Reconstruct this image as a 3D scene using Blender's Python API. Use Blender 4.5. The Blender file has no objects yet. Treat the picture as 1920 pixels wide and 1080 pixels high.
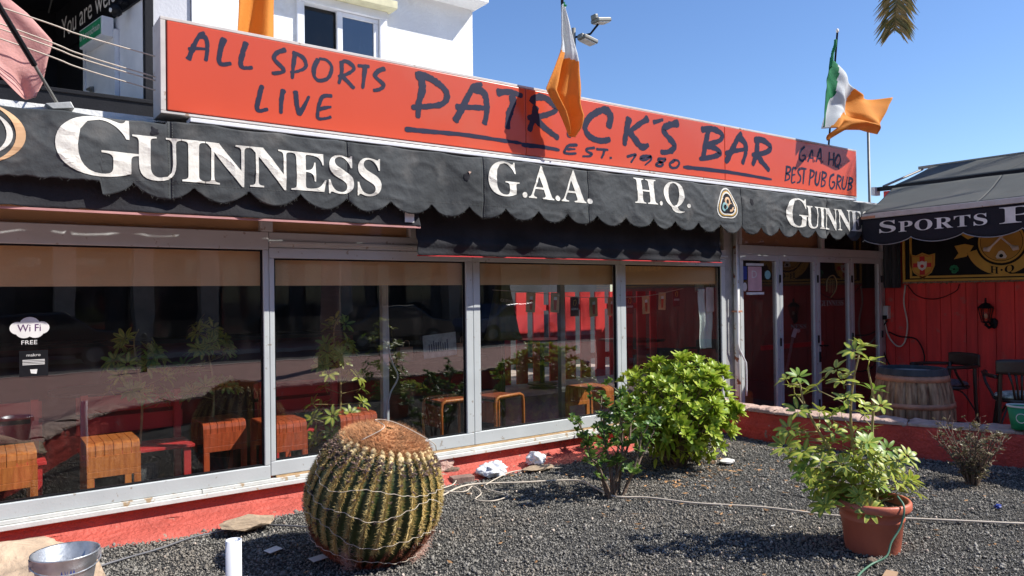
import bpy, bmesh, math, random
from mathutils import Vector, Matrix, noise
import numpy as np
random.seed(7); np.random.seed(7)
R = math.radians
scn = bpy.context.scene
COL = scn.collection
# ---------------- camera
cam = bpy.data.cameras.new('camera'); co = bpy.data.objects.new('camera', cam); COL.objects.link(co)
cam.sensor_width = 36; cam.lens = 26.06; cam.clip_end = 2000; cam.clip_start = .05
rt = Vector((.80996073, -.58636136, -.01199876)); dn = Vector((-.00507846, .01344592, -.9998967)); fw = Vector((.58646213, .809938, .00791285))
m = Matrix.Identity(4)
for i in range(3):
    m[i][0] = rt[i]; m[i][1] = -dn[i]; m[i][2] = -fw[i]
m[0][3], m[1][3], m[2][3] = 0, -5.64, 1.6
co.matrix_world = m
scn.camera = co
# ---------------- sky and sun
SUN = Vector((.95, -.85, 1.25)).normalized()
w = bpy.data.worlds.new("World"); scn.world = w; w.use_nodes = True
nt = w.node_tree; bg = nt.nodes['Background']
sky = nt.nodes.new('ShaderNodeTexSky'); sky.sky_type = 'NISHITA'; sky.sun_disc = False
sky.sun_elevation = math.asin(SUN.z); sky.sun_rotation = math.atan2(SUN.x, SUN.y)
sky.air_density = 1.0; sky.dust_density = .2; sky.ozone_density = 5.5; sky.altitude = 0
hs_ = nt.nodes.new('ShaderNodeHueSaturation'); hs_.inputs['Saturation'].default_value = 1.06; hs_.inputs['Hue'].default_value = .506
nt.links.new(sky.outputs[0], hs_.inputs['Color']); nt.links.new(hs_.outputs[0], bg.inputs[0]); bg.inputs[1].default_value = .105
sl = bpy.data.lights.new('sun', 'SUN'); sl.energy = 4.0; sl.angle = R(.53); sl.color = (1, .96, .9)
so = bpy.data.objects.new('sun', sl); COL.objects.link(so); so.rotation_euler = SUN.to_track_quat('Z', 'Y').to_euler()
so.location = (10, -12, 15)
scn.view_settings.view_transform = 'Standard'; scn.view_settings.look = 'None'
scn.view_settings.exposure = .78; scn.view_settings.gamma = 1; scn.view_settings.use_curve_mapping = False
try:
    scn.cycles.max_bounces = 10; scn.cycles.diffuse_bounces = 4; scn.cycles.glossy_bounces = 4; scn.cycles.transparent_max_bounces = 16
    scn.cycles.use_denoising = True
except Exception: pass

# painted strokes of the sign (width, points on its face) and leaf positions of the potted plant
SIGN= [(0.024,[(1.159,3.189),(1.181,3.244),(1.204,3.309),(1.235,3.369),(1.267,3.394)]),(0.024,[(1.222,3.361),(1.262,3.365),(1.281,3.333),(1.281,3.267),(1.272,3.199)]),(0.017,[(1.16,3.261),(1.226,3.277),(1.291,3.284)]),(0.027,[(1.393,3.383),(1.37,3.302),(1.358,3.224),(1.378,3.197),(1.441,3.214)]),(0.027,[(1.543,3.383),(1.518,3.3),(1.503,3.225),(1.524,3.198),(1.586,3.21)]),(0.025,[(1.649,3.098),(1.622,2.986),(1.612,2.926),(1.633,2.912),(1.691,2.932)]),(0.026,[(1.802,3.092),(1.786,3.009),(1.781,2.911)]),(0.028,[(1.889,3.095),(1.899,2.996),(1.915,2.917)]),(0.022,[(1.915,2.917),(1.955,2.993),(1.992,3.07)]),(0.021,[(2.171,3.096),(2.104,3.086),(2.074,3.041),(2.057,2.966),(2.06,2.915),(2.113,2.92),(2.162,2.939)]),(0.019,[(2.066,2.983),(2.114,3.0),(2.163,3.014)]),(0.024,[(1.823,3.381),(1.755,3.343),(1.739,3.296),(1.799,3.241),(1.799,3.216),(1.753,3.199),(1.719,3.193)]),(0.024,[(1.892,3.373),(1.878,3.295),(1.866,3.174)]),(0.022,[(1.868,3.369),(1.938,3.351),(1.969,3.306),(1.96,3.269),(1.906,3.237),(1.852,3.22)]),(0.023,[(2.064,3.358),(2.031,3.281),(2.036,3.215),(2.078,3.196),(2.143,3.232),(2.168,3.314),(2.129,3.357),(2.069,3.359)]),(0.025,[(2.247,3.359),(2.246,3.286),(2.223,3.193)]),(0.023,[(2.232,3.351),(2.283,3.376),(2.338,3.349),(2.338,3.317),(2.281,3.276),(2.217,3.251)]),(0.025,[(2.248,3.26),(2.298,3.22),(2.348,3.177)]),(0.023,[(2.376,3.358),(2.476,3.369)]),(0.026,[(2.438,3.36),(2.427,3.273),(2.416,3.188)]),(0.026,[(2.608,3.378),(2.546,3.344),(2.524,3.299),(2.587,3.255),(2.586,3.228),(2.55,3.201),(2.503,3.188)]),(0.049,[(2.926,3.353),(2.937,3.265),(2.904,3.148),(2.894,3.023)]),(0.043,[(2.875,3.362),(2.952,3.375),(3.068,3.342),(3.153,3.287),(3.165,3.22),(3.105,3.163),(2.987,3.132),(2.834,3.103)]),(0.047,[(3.239,3.039),(3.32,3.172),(3.391,3.299),(3.433,3.359),(3.521,3.396)]),(0.05,[(3.419,3.345),(3.532,3.326),(3.562,3.241),(3.561,3.146),(3.535,3.049)]),(0.038,[(3.247,3.162),(3.417,3.183),(3.585,3.199)]),(0.046,[(3.667,3.347),(3.811,3.372),(3.952,3.358)]),(0.054,[(3.833,3.353),(3.842,3.281),(3.796,3.165),(3.779,3.041)]),(0.055,[(4.1,3.292),(4.074,3.189),(4.017,3.051)]),(0.048,[(4.052,3.305),(4.085,3.359),(4.197,3.379),(4.301,3.333),(4.333,3.287),(4.218,3.227),(3.999,3.167)]),(0.051,[(4.09,3.178),(4.2,3.104),(4.362,3.024)]),(0.057,[(4.536,3.353),(4.517,3.234),(4.485,3.048)]),(0.056,[(4.984,3.197),(5.017,3.299),(4.978,3.361),(4.887,3.355),(4.751,3.277),(4.683,3.17),(4.739,3.091),(4.873,3.063),(5.014,3.091)]),(0.058,[(5.272,3.343),(5.228,3.202),(5.2,3.048)]),(0.047,[(5.544,3.367),(5.394,3.278),(5.252,3.184)]),(0.056,[(5.257,3.212),(5.371,3.108),(5.449,3.063),(5.545,3.095)]),(0.034,[(5.608,3.33),(5.763,3.381)]),(0.055,[(6.002,3.375),(5.841,3.33),(5.761,3.273),(5.839,3.203),(5.926,3.14),(5.9,3.087),(5.815,3.049),(5.711,3.038)]),(0.06,[(6.47,3.358),(6.432,3.225),(6.395,3.101),(6.371,3.02)]),(0.049,[(6.351,3.348),(6.551,3.376),(6.704,3.336),(6.655,3.262),(6.42,3.191)]),(0.051,[(6.42,3.191),(6.594,3.17),(6.659,3.12),(6.522,3.068),(6.314,3.028)]),(0.059,[(6.757,3.027),(6.882,3.19),(6.984,3.334),(7.055,3.394)]),(0.06,[(6.985,3.349),(7.108,3.285),(7.118,3.175),(7.052,3.039)]),(0.041,[(6.752,3.13),(6.931,3.179),(7.112,3.214)]),(0.061,[(7.341,3.334),(7.317,3.195),(7.243,3.04)]),(0.052,[(7.276,3.338),(7.433,3.356),(7.584,3.301),(7.55,3.243),(7.416,3.197),(7.228,3.162)]),(0.058,[(7.316,3.187),(7.414,3.108),(7.563,3.008)]),(0.021,[(4.589,2.991),(4.478,2.972),(4.427,2.915),(4.435,2.9),(4.494,2.899),(4.574,2.911)]),(0.018,[(4.453,2.937),(4.563,2.949)]),(0.021,[(4.808,2.988),(4.711,2.968),(4.702,2.943),(4.766,2.926),(4.736,2.901),(4.645,2.889)]),(0.021,[(4.821,2.976),(4.984,2.986)]),(0.024,[(4.931,2.981),(4.916,2.939),(4.888,2.893)]),(0.016,[(4.997,2.909),(5.029,2.912)]),(0.022,[(5.229,2.943),(5.349,2.978),(5.333,2.946),(5.285,2.89)]),(0.022,[(5.577,2.984),(5.457,2.968),(5.423,2.941),(5.496,2.941),(5.573,2.977),(5.566,2.941),(5.481,2.881)]),(0.023,[(5.797,2.977),(5.693,2.967),(5.692,2.943),(5.746,2.922),(5.718,2.895),(5.646,2.896),(5.671,2.923),(5.771,2.951),(5.792,2.976)]),(0.023,[(5.93,2.98),(5.855,2.933),(5.875,2.895),(5.949,2.902),(5.997,2.946),(5.977,2.977),(5.919,2.978)]),(0.03,[(2.773,2.921),(2.908,2.924),(3.33,2.94),(3.941,2.934)]),(0.03,[(3.93,2.921),(4.149,2.928),(4.369,2.92)]),(0.031,[(6.057,2.918),(6.803,2.928),(7.604,2.911)]),(0.022,[(8.291,3.374),(8.192,3.304),(8.169,3.217),(8.227,3.188),(8.287,3.228),(8.288,3.263),(8.229,3.253)]),(0.021,[(8.301,3.213),(8.319,3.214)]),(0.022,[(8.345,3.186),(8.439,3.338),(8.459,3.28),(8.465,3.19)]),(0.017,[(8.376,3.24),(8.476,3.247)]),(0.021,[(8.49,3.213),(8.509,3.215)]),(0.023,[(8.527,3.203),(8.623,3.375),(8.64,3.315),(8.64,3.189)]),(0.017,[(8.558,3.251),(8.651,3.257)]),(0.021,[(8.669,3.222),(8.687,3.223)]),(0.023,[(8.833,3.361),(8.806,3.187)]),(0.023,[(8.938,3.369),(8.911,3.188)]),(0.018,[(8.817,3.262),(8.926,3.273)]),(0.023,[(9.028,3.346),(8.957,3.258),(8.975,3.188),(9.047,3.213),(9.085,3.288),(9.057,3.343),(9.018,3.339)]),(0.02,[(9.002,3.218),(9.052,3.156)]),(0.022,[(9.086,3.216),(9.106,3.218)]),(0.022,[(7.908,3.091),(7.87,2.917)]),(0.02,[(7.888,3.092),(7.979,3.081),(7.963,3.032),(7.886,3.006),(7.956,2.991),(7.947,2.944),(7.856,2.916)]),(0.022,[(8.099,3.091),(8.03,3.077),(8.011,2.999),(8.003,2.906),(8.077,2.921)]),(0.017,[(8.011,2.996),(8.08,3.01)]),(0.022,[(8.195,3.095),(8.142,3.065),(8.15,3.025),(8.192,2.989),(8.17,2.931),(8.112,2.91)]),(0.02,[(8.204,3.096),(8.319,3.098)]),(0.022,[(8.269,3.093),(8.24,2.904)]),(0.022,[(8.409,3.093),(8.367,2.897)]),(0.021,[(8.388,3.093),(8.478,3.077),(8.461,3.024),(8.379,2.984)]),(0.023,[(8.533,3.09),(8.505,2.954),(8.54,2.919),(8.584,2.961),(8.619,3.089)]),(0.023,[(8.668,3.09),(8.632,2.9)]),(0.021,[(8.65,3.092),(8.749,3.076),(8.729,3.028),(8.653,3.001),(8.721,2.977),(8.704,2.926),(8.62,2.899)]),(0.023,[(8.937,3.087),(8.849,3.044),(8.821,2.944),(8.861,2.894),(8.926,2.931),(8.937,2.98),(8.879,2.979)]),(0.023,[(9.017,3.079),(8.973,2.89)]),(0.022,[(8.998,3.077),(9.092,3.06),(9.074,3.012),(8.988,2.982)]),(0.022,[(9.002,2.985),(9.08,2.897)]),(0.023,[(9.148,3.081),(9.111,2.948),(9.153,2.912),(9.204,2.952),(9.247,3.08)]),(0.024,[(9.297,3.072),(9.252,2.901)]),(0.022,[(9.274,3.07),(9.368,3.056),(9.346,3.012),(9.265,2.991),(9.345,2.971),(9.323,2.928),(9.229,2.903)])]
WH= [(-0.14,-0.03,1.26),(-0.23,-0.03,1.23),(-0.04,-0.02,1.16),(-0.29,0.05,1.12),(-0.51,0.16,1.08),(-0.45,0.28,1.05),(-0.11,0.29,0.98),(-0.27,0.35,0.98),(-0.24,0.31,0.93),(-0.24,0.04,1.05),(0.03,0.0,0.97),(-0.2,0.04,0.93),(-0.16,-0.04,0.9),(-0.1,-0.12,0.9),(-0.46,0.2,0.87),(-0.09,0.28,0.82),(-0.02,0.18,0.82),(0.1,0.09,0.8),(-0.08,0.21,0.79),(-0.51,0.23,0.76),(-0.26,0.1,0.74),(-0.03,0.09,0.72),(0.08,0.06,0.71),(-0.19,0.32,0.65),(0.01,0.19,0.63),(-0.48,0.15,0.63),(-0.18,0.19,0.59),(-0.05,0.13,0.53),(-0.06,0.06,0.51),(-0.11,-0.07,0.6),(0.05,-0.04,0.55),(-0.03,-0.18,0.57),(0.28,0.02,0.41),(0.36,-0.07,0.3),(0.07,-0.01,0.36),(-0.09,-0.03,0.43),(0.08,0.15,0.36),(-0.12,0.13,0.42),(-0.09,0.26,0.4),(-0.17,0.31,0.41),(-0.33,0.25,0.47),(-0.29,0.18,0.38),(-0.14,0.16,0.35),(-0.1,0.05,0.3),(-0.15,-0.04,0.28),(-0.29,0.12,0.31),(0.18,0.03,0.26),(-0.41,0.08,0.58),(-0.2,-0.07,0.67),(-0.12,0.16,0.47),(-0.06,-0.05,0.49),(-0.04,0.05,0.35)]
# ---------------- materials
def mat(name, col, rough=.6, var=.15, vs=6., bump=0., bs=40., metal=0., spec=.5, col2=None, detail=4., stretch=None, island=0.):
    M = bpy.data.materials.new(name); M.use_nodes = True
    n = M.node_tree; b = n.nodes['Principled BSDF']
    b.inputs['Roughness'].default_value = rough; b.inputs['Metallic'].default_value = metal
    b.inputs['Specular IOR Level'].default_value = spec
    tc = n.nodes.new('ShaderNodeTexCoord'); src = tc.outputs['Object']
    if stretch:
        mp = n.nodes.new('ShaderNodeMapping'); mp.inputs['Scale'].default_value = stretch
        n.links.new(src, mp.inputs[0]); src = mp.outputs[0]
    nz = n.nodes.new('ShaderNodeTexNoise'); nz.inputs['Scale'].default_value = vs; nz.inputs['Detail'].default_value = detail
    n.links.new(src, nz.inputs['Vector'])
    cr = n.nodes.new('ShaderNodeValToRGB')
    c1 = tuple(max(0, c * (1 - var)) for c in col); c2 = col2 or tuple(min(1, c * (1 + var)) for c in col)
    cr.color_ramp.elements[0].position = .32; cr.color_ramp.elements[1].position = .68
    cr.color_ramp.elements[0].color = (*c1, 1); cr.color_ramp.elements[1].color = (*c2, 1)
    n.links.new(nz.outputs[0], cr.inputs[0]); out = cr.outputs[0]
    if island:
        g = n.nodes.new('ShaderNodeNewGeometry'); hs = n.nodes.new('ShaderNodeHueSaturation')
        ma = n.nodes.new('ShaderNodeMath'); ma.operation = 'MULTIPLY_ADD'; ma.inputs[1].default_value = 2 * island; ma.inputs[2].default_value = 1 - island
        n.links.new(g.outputs['Random Per Island'], ma.inputs[0]); n.links.new(ma.outputs[0], hs.inputs['Value'])
        n.links.new(out, hs.inputs['Color']); out = hs.outputs[0]
    n.links.new(out, b.inputs['Base Color'])
    if bump:
        n2 = n.nodes.new('ShaderNodeTexNoise'); n2.inputs['Scale'].default_value = bs; n2.inputs['Detail'].default_value = 6
        n.links.new(src, n2.inputs['Vector'])
        bp = n.nodes.new('ShaderNodeBump'); bp.inputs['Strength'].default_value = bump; bp.inputs['Distance'].default_value = .02
        n.links.new(n2.outputs[0], bp.inputs['Height']); n.links.new(bp.outputs[0], b.inputs['Normal'])
    return M
def spots(M, col, scale=8, thr=.62, soft=.03, detail=6):
    """wear: patches of another paint/soil colour with a shape of their own"""
    n = M.node_tree; b = n.nodes['Principled BSDF']; l = b.inputs['Base Color'].links[0]; src = l.from_socket
    tc = n.nodes.new('ShaderNodeTexCoord'); nz = n.nodes.new('ShaderNodeTexNoise'); nz.inputs['Scale'].default_value = scale; nz.inputs['Detail'].default_value = detail
    n.links.new(tc.outputs['Object'], nz.inputs['Vector'])
    cr = n.nodes.new('ShaderNodeValToRGB'); cr.color_ramp.elements[0].position = thr; cr.color_ramp.elements[1].position = thr + soft
    n.links.new(nz.outputs[0], cr.inputs[0])
    mx = n.nodes.new('ShaderNodeMix'); mx.data_type = 'RGBA'
    n.links.new(cr.outputs[0], mx.inputs[0]); n.links.new(src, mx.inputs[6]); mx.inputs[7].default_value = (*col, 1)
    n.links.new(mx.outputs[2], b.inputs['Base Color']); return M
def leafmat(name, col, col2, var=.35, attr=False, rough=.42):
    M = bpy.data.materials.new(name); M.use_nodes = True; n = M.node_tree; b = n.nodes['Principled BSDF']
    b.inputs['Roughness'].default_value = rough; b.inputs['Specular IOR Level'].default_value = .45
    g = n.nodes.new('ShaderNodeNewGeometry'); cr = n.nodes.new('ShaderNodeValToRGB')
    cr.color_ramp.elements[0].color = (*col, 1); cr.color_ramp.elements[1].color = (*col2, 1)
    oi = n.nodes.new('ShaderNodeObjectInfo'); ad = n.nodes.new('ShaderNodeMath'); ad.operation = 'ADD'; fr = n.nodes.new('ShaderNodeMath'); fr.operation = 'FRACT'
    n.links.new(g.outputs['Random Per Island'], ad.inputs[0]); n.links.new(oi.outputs['Random'], ad.inputs[1]); n.links.new(ad.outputs[0], fr.inputs[0])
    n.links.new(fr.outputs[0], cr.inputs[0]); out = cr.outputs[0]
    if attr:
        at_ = n.nodes.new('ShaderNodeAttribute'); at_.attribute_name = 'Col'; mx = n.nodes.new('ShaderNodeMix'); mx.data_type = 'RGBA'
        n.links.new(at_.outputs['Fac'], mx.inputs[0]); n.links.new(out, mx.inputs[6]); mx.inputs[7].default_value = (.72, .64, .12, 1); out = mx.outputs[2]
    n.links.new(out, b.inputs['Base Color'])
    tr = n.nodes.new('ShaderNodeBsdfTranslucent'); n.links.new(out, tr.inputs[0]); ms = n.nodes.new('ShaderNodeMixShader'); ms.inputs[0].default_value = .3
    o = n.nodes['Material Output']; n.links.new(b.outputs[0], ms.inputs[1]); n.links.new(tr.outputs[0], ms.inputs[2]); n.links.new(ms.outputs[0], o.inputs[0])
    return M
def clothmat(name, col, tr=.3, rough=.8):
    M = mat(name, col, rough, .08, 3, .25, 60)
    n = M.node_tree; b = n.nodes['Principled BSDF']; t = n.nodes.new('ShaderNodeBsdfTranslucent'); t.inputs[0].default_value = (*col, 1)
    ms = n.nodes.new('ShaderNodeMixShader'); ms.inputs[0].default_value = tr; o = n.nodes['Material Output']
    n.links.new(b.outputs[0], ms.inputs[1]); n.links.new(t.outputs[0], ms.inputs[2]); n.links.new(ms.outputs[0], o.inputs[0]); return M
def glassmat(name, tint=(.97, .98, .965), k=2.2, rough=.0, dirt=.0015):
    M = bpy.data.materials.new(name); M.use_nodes = True; n = M.node_tree; n.nodes.clear()
    o = n.nodes.new('ShaderNodeOutputMaterial'); t = n.nodes.new('ShaderNodeBsdfTransparent'); t.inputs[0].default_value = (*tint, 1)
    g = n.nodes.new('ShaderNodeBsdfGlossy'); g.inputs['Roughness'].default_value = rough
    # the same reflectance from both sides of a thin pane (Schlick)
    ge = n.nodes.new('ShaderNodeNewGeometry'); dt = n.nodes.new('ShaderNodeVectorMath'); dt.operation = 'DOT_PRODUCT'
    n.links.new(ge.outputs['Normal'], dt.inputs[0]); n.links.new(ge.outputs['Incoming'], dt.inputs[1])
    def mth(op, a, b=None):
        q = n.nodes.new('ShaderNodeMath'); q.operation = op; n.links.new(a, q.inputs[0])
        if b is not None: q.inputs[1].default_value = b
        return q
    ab = mth('ABSOLUTE', dt.outputs['Value']); om = mth('SUBTRACT', ab.outputs[0], 1.0); om2 = mth('ABSOLUTE', om.outputs[0]); pw_ = mth('POWER', om2.outputs[0], 5.0)
    sc_ = mth('MULTIPLY', pw_.outputs[0], .95); ad_ = mth('ADD', sc_.outputs[0], .045); mu = mth('MULTIPLY', ad_.outputs[0], k); mu.use_clamp = True; m1 = n.nodes.new('ShaderNodeMixShader'); n.links.new(mu.outputs[0], m1.inputs[0])
    n.links.new(t.outputs[0], m1.inputs[1]); n.links.new(g.outputs[0], m1.inputs[2])
    # dust film and specks
    tc = n.nodes.new('ShaderNodeTexCoord'); mp = n.nodes.new('ShaderNodeMapping'); mp.inputs['Scale'].default_value = (1, 1, .35); nz = n.nodes.new('ShaderNodeTexNoise'); nz.inputs['Scale'].default_value = 9; nz.inputs['Detail'].default_value = 8
    n.links.new(tc.outputs['Object'], mp.inputs[0]); n.links.new(mp.outputs[0], nz.inputs['Vector'])
    cr = n.nodes.new('ShaderNodeValToRGB'); cr.color_ramp.elements[0].position = .5; cr.color_ramp.elements[1].position = .78
    cr.color_ramp.elements[0].color = (dirt,) * 3 + (1,); cr.color_ramp.elements[1].color = (dirt * 7,) * 3 + (1,)
    n.links.new(nz.outputs[0], cr.inputs[0]); d = n.nodes.new('ShaderNodeBsdfDiffuse'); d.inputs[0].default_value = (.6, .58, .55, 1)
    m2 = n.nodes.new('ShaderNodeMixShader'); n.links.new(cr.outputs[0], m2.inputs[0]); n.links.new(m1.outputs[0], m2.inputs[1]); n.links.new(d.outputs[0], m2.inputs[2])
    # slight waviness of the panes
    nw = n.nodes.new('ShaderNodeTexNoise'); nw.inputs['Scale'].default_value = 2.2; n.links.new(tc.outputs['Object'], nw.inputs['Vector'])
    bp = n.nodes.new('ShaderNodeBump'); bp.inputs['Strength'].default_value = .03; bp.inputs['Distance'].default_value = .02; n.links.new(nw.outputs[0], bp.inputs['Height']); n.links.new(bp.outputs[0], g.inputs['Normal'])
    n.links.new(m2.outputs[0], o.inputs[0]); return M

MT = {}
MT['alu'] = spots(mat('grey_aluminium', (.56, .59, .58), .42, .05, 4, .05, 60, .15), (.36, .33, .28), 22, .66, .05)
MT['aluold'] = mat('weathered_aluminium', (.45, .45, .43), .5, .15, 9, .1, 50, .4)
MT['sill'] = spots(mat('sill_white', (.62, .62, .58), .5, .1, 8, .1, 60), (.42, .3, .18), 14, .63, .04)
MT['red'] = spots(mat('red_masonry_paint', (.46, .085, .058), .7, .14, 5, .9, 35), (.36, .22, .16), 11, .67, .015)
MT['redwall'] = spots(mat('low_wall_red_paint', (.64, .075, .05), .7, .16, 5, .9, 35), (.40, .24, .18), 9, .665, .015)
MT['crown'] = mat('straw_brown_crown', (.42, .20, .085), .8, .4, 9, 0, island=.45)
MT['redwood'] = spots(mat('red_plank_paint', (.72, .045, .034), .62, .2, 3, .4, 30, stretch=(3, 3, .35)), (.55, .11, .08), 6, .62, .1)
MT['redslat'] = mat('red_slat_paint', (.60, .03, .03), .6, .1, 3)
MT['sign'] = spots(mat('sign_red_acrylic', (.60, .08, .034), .25, .06, .9, .0, 10, spec=.5, stretch=(1, 1, .4)), (.55, .11, .06), 1.6, .5, .4, 3)
MT['signfr'] = spots(mat('sign_frame_grey', (.55, .52, .48), .5, .08, 10, .05), (.3, .2, .13), 12, .66, .05)
MT['ink'] = mat('dark_blue_ink', (.016, .018, .045), .5, .1, 8, spec=.25)
MT['awn'] = spots(mat('faded_black_canvas', (.050, .055, .057), .75, .3, 2.2, .25, 25, spec=.25), (.125, .122, .115), 3.2, .55, .22)
MT['awn2'] = mat('deep_black_canvas', (.018, .018, .022), .85, .2, 4, .3, 40, spec=.2)  # plain deeper black, used for the emblem field and the tears
MT['cream'] = spots(mat('awning_letter_cream', (.72, .70, .62), .7, .05, 6, .2, 30), (.55, .53, .46), 30, .70, .05)
MT['white'] = spots(mat('white_render', (.78, .78, .76), .75, .05, 2, .45, 30), (.58, .56, .50), 2.2, .60, .16)
MT['offwhite'] = mat('grey_white_render', (.50, .50, .52), .75, .05, 3, .2, 30)
MT['pvc'] = mat('white_plastic', (.75, .76, .78), .35, .05, 6)
MT['black'] = mat('black_paint', (.008, .008, .010), .55, .2, 6, .1, spec=.2)
MT['blackwood'] = mat('dark_varnished_wood', (.03, .018, .013), .35, .3, 6, .1, 40)
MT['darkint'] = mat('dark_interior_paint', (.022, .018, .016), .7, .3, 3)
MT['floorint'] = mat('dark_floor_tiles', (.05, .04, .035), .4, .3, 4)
MT['pelmet'] = mat('tan_pelmet', (.88, .55, .29), .8, .08, 2.5, .15, 60)
MT['orange'] = mat('varnished_orange_plywood', (.56, .15, .035), .35, .25, 5, .15, 40, stretch=(8, 8, 1), col2=(.70, .24, .06))
MT['redply'] = mat('red_stained_plywood', (.46, .085, .03), .35, .3, 5, .1, 40, stretch=(8, 8, 1))
MT['darkply'] = mat('varnished_red_brown_plywood', (.34, .075, .03), .4, .25, 5, .1, 40, stretch=(8, 8, 1))
MT['gravel'] = spots(mat('black_volcanic_gravel', (.05, .049, .046), .95, .5, 60, 1.0, 120, island=.0), (.12, .11, .10), 90, .6, .05)  # bed darker than its stones: shade of the gaps put into the colour
MT['stones'] = spots(mat('volcanic_pebbles', (.245, .23, .20), .92, .35, 30, .5, 200, island=.5, spec=.2), (.30, .26, .21), 1.3, .50, .22)
MT['paving'] = mat('pink_brick_paving', (.42, .235, .20), .85, .12, 3, .3, 20)
MT['terr'] = mat('terrace_concrete', (.40, .32, .27), .85, .2, 3, .3, 30)
MT['earth'] = mat('grey_ground', (.16, .14, .12), .9, .2, .5, .3, 5)
MT['asphalt'] = mat('asphalt', (.055, .055, .057), .85, .2, 12, .4, 80)
MT['kerb'] = mat('kerb_concrete', (.42, .41, .38), .8, .1, 6, .2)
MT['cap'] = mat('rough_pink_mortar', (.52, .36, .29), .9, .2, 9, 1.0, 30)
MT['terra'] = mat('terracotta_plastic', (.54, .15, .088), .5, .06, 5, .08, 60)
MT['soil'] = mat('potting_soil', (.09, .06, .04), .95, .5, 40, 1, 60)
MT['zinc'] = spots(mat('galvanised_zinc', (.42, .44, .46), .42, .2, 16, .08, 60, .7), (.25, .26, .28), 20, .6, .06)
MT['blue'] = mat('blue_print', (.03, .06, .3), .5)
MT['rock'] = mat('tan_rock', (.46, .34, .23), .9, .25, 7, 1., 18)
MT['slate'] = mat('flat_brown_stone', (.36, .27, .18), .9, .25, 9, .8, 14, stretch=(1, 1, 6))
MT['gold'] = mat('gold_yellow_paint', (.62, .36, .05), .5, .08, 6)
MT['goldd'] = mat('ochre_paint', (.50, .27, .04), .55, .08, 6)
MT['letter'] = mat('white_print', (.72, .7, .66), .6)
MT['redp'] = mat('red_print', (.6, .03, .03), .6)
MT['green'] = mat('green_print', (.02, .28, .12), .5)
MT['teal'] = mat('teal_print', (.25, .5, .5), .6)
MT['peach'] = mat('peach_print', (.68, .42, .22), .6)
MT['navy'] = mat('navy_canvas', (.007, .007, .014), .8, .2, 6, .2)
MT['greyc'] = spots(clothmat('grey_awning_canvas', (.16, .165, .15), .45), (.22, .215, .19), 2.5, .55, .2)
MT['stave'] = mat('weathered_barrel_wood', (.30, .14, .065), .8, .5, 5, .5, 30, stretch=(6, 6, .6), col2=(.56, .35, .2))
MT['hoop'] = mat('rusty_hoop', (.52, .25, .15), .65, .25, 9, .3, 40, .3)
MT['cord'] = mat('beige_cable', (.58, .5, .4), .6, .1, 20)
MT['cordg'] = mat('grey_cable', (.14, .14, .15), .6)
MT['cgreen'] = mat('green_hose', (.1, .22, .14), .5)
MT['cactus'] = mat('cactus_skin', (.028, .055, .014), .5, .45, 7, .15, 60, col2=(.06, .095, .022))
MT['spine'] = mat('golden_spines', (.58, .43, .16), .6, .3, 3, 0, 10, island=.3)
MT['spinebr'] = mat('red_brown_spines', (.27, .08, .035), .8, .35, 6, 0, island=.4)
MT['wool'] = mat('cream_wool', (.62, .48, .25), .9, .3, 20, .6, 60)
MT['dead'] = mat('dried_blossoms', (.12, .075, .06), .9, .5, 20, .5, 60, island=.5)
MT['pinkweb'] = mat('pinkish_fibre', (.6, .36, .28), .95, .2, 10)
MT['stem'] = mat('brown_stem', (.17, .12, .085), .85, .3, 20, .6, 60)
MT['stemg'] = mat('tan_green_stem', (.36, .30, .12), .6, .25, 20, .2, 60)
MT['bag'] = mat('white_plastic_bag', (.74, .75, .78), .35, .06, 9, .5, 25)
MT['leafA'] = leafmat('bush_leaf', (.22, .37, .025), (.54, .60, .075))
MT['leafB'] = leafmat('shrub_leaf', (.06, .15, .03), (.22, .32, .06))
MT['leafC'] = leafmat('variegated_leaf', (.05, .18, .03), (.26, .42, .05), attr=True, rough=.4)
MT['leafD'] = leafmat('dry_leaf', (.10, .11, .05), (.34, .27, .16))
MT['leafL'] = mat('fallen_leaf', (.38, .2, .08), .8, .4, 9, island=.4)
MT['litter'] = mat('pale_grit', (.55, .45, .36), .9, .3, 9, island=.5)
MT['palm'] = leafmat('palm_leaflet', (.11, .12, .03), (.42, .27, .09))
MT['bark'] = mat('palm_bark', (.21, .16, .13), .9, .25, 5, .8, 12, stretch=(1, 1, 8))
MT['fg'] = clothmat('flag_green', (.01, .22, .08)); MT['fw'] = clothmat('flag_white', (.72, .74, .74), .35); MT['fo'] = clothmat('flag_orange', (.85, .37, .06), .45)
MT['fp'] = clothmat('faded_pink_cloth', (.72, .40, .36), .35)
MT['glass'] = glassmat('window_glass'); MT['glassd'] = glassmat('door_glass', (.9, .88, .88), 2.0)
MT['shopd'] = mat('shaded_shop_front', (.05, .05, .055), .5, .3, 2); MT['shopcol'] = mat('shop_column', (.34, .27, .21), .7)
MT['carbody'] = mat('dark_car_paint', (.02, .022, .026), .2, .05, 3, spec=.7); MT['carb2'] = mat('blue_grey_car_paint', (.10, .13, .2), .2, .05, 3, spec=.7)
MT['tyre'] = mat('tyre_rubber', (.015, .015, .015), .8); MT['carglass'] = mat('car_glass', (.03, .035, .04), .05, .02, 3, spec=.8)
MT['curtain'] = mat('dark_grey_curtain', (.045, .05, .055), .8, .3, 3, .4, 12, stretch=(4, 4, .4))
MT['olive'] = mat('olive_parasol_cloth', (.10, .115, .03), .8, .15, 6, .3, 20)
MT['towel'] = mat('pale_green_towel', (.74, .84, .80), .9, .06, 6, .5, 50)
MT['pink'] = mat('pink_poster', (.66, .4, .42), .7); MT['paper'] = mat('white_paper', (.72, .72, .70), .7)
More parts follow.
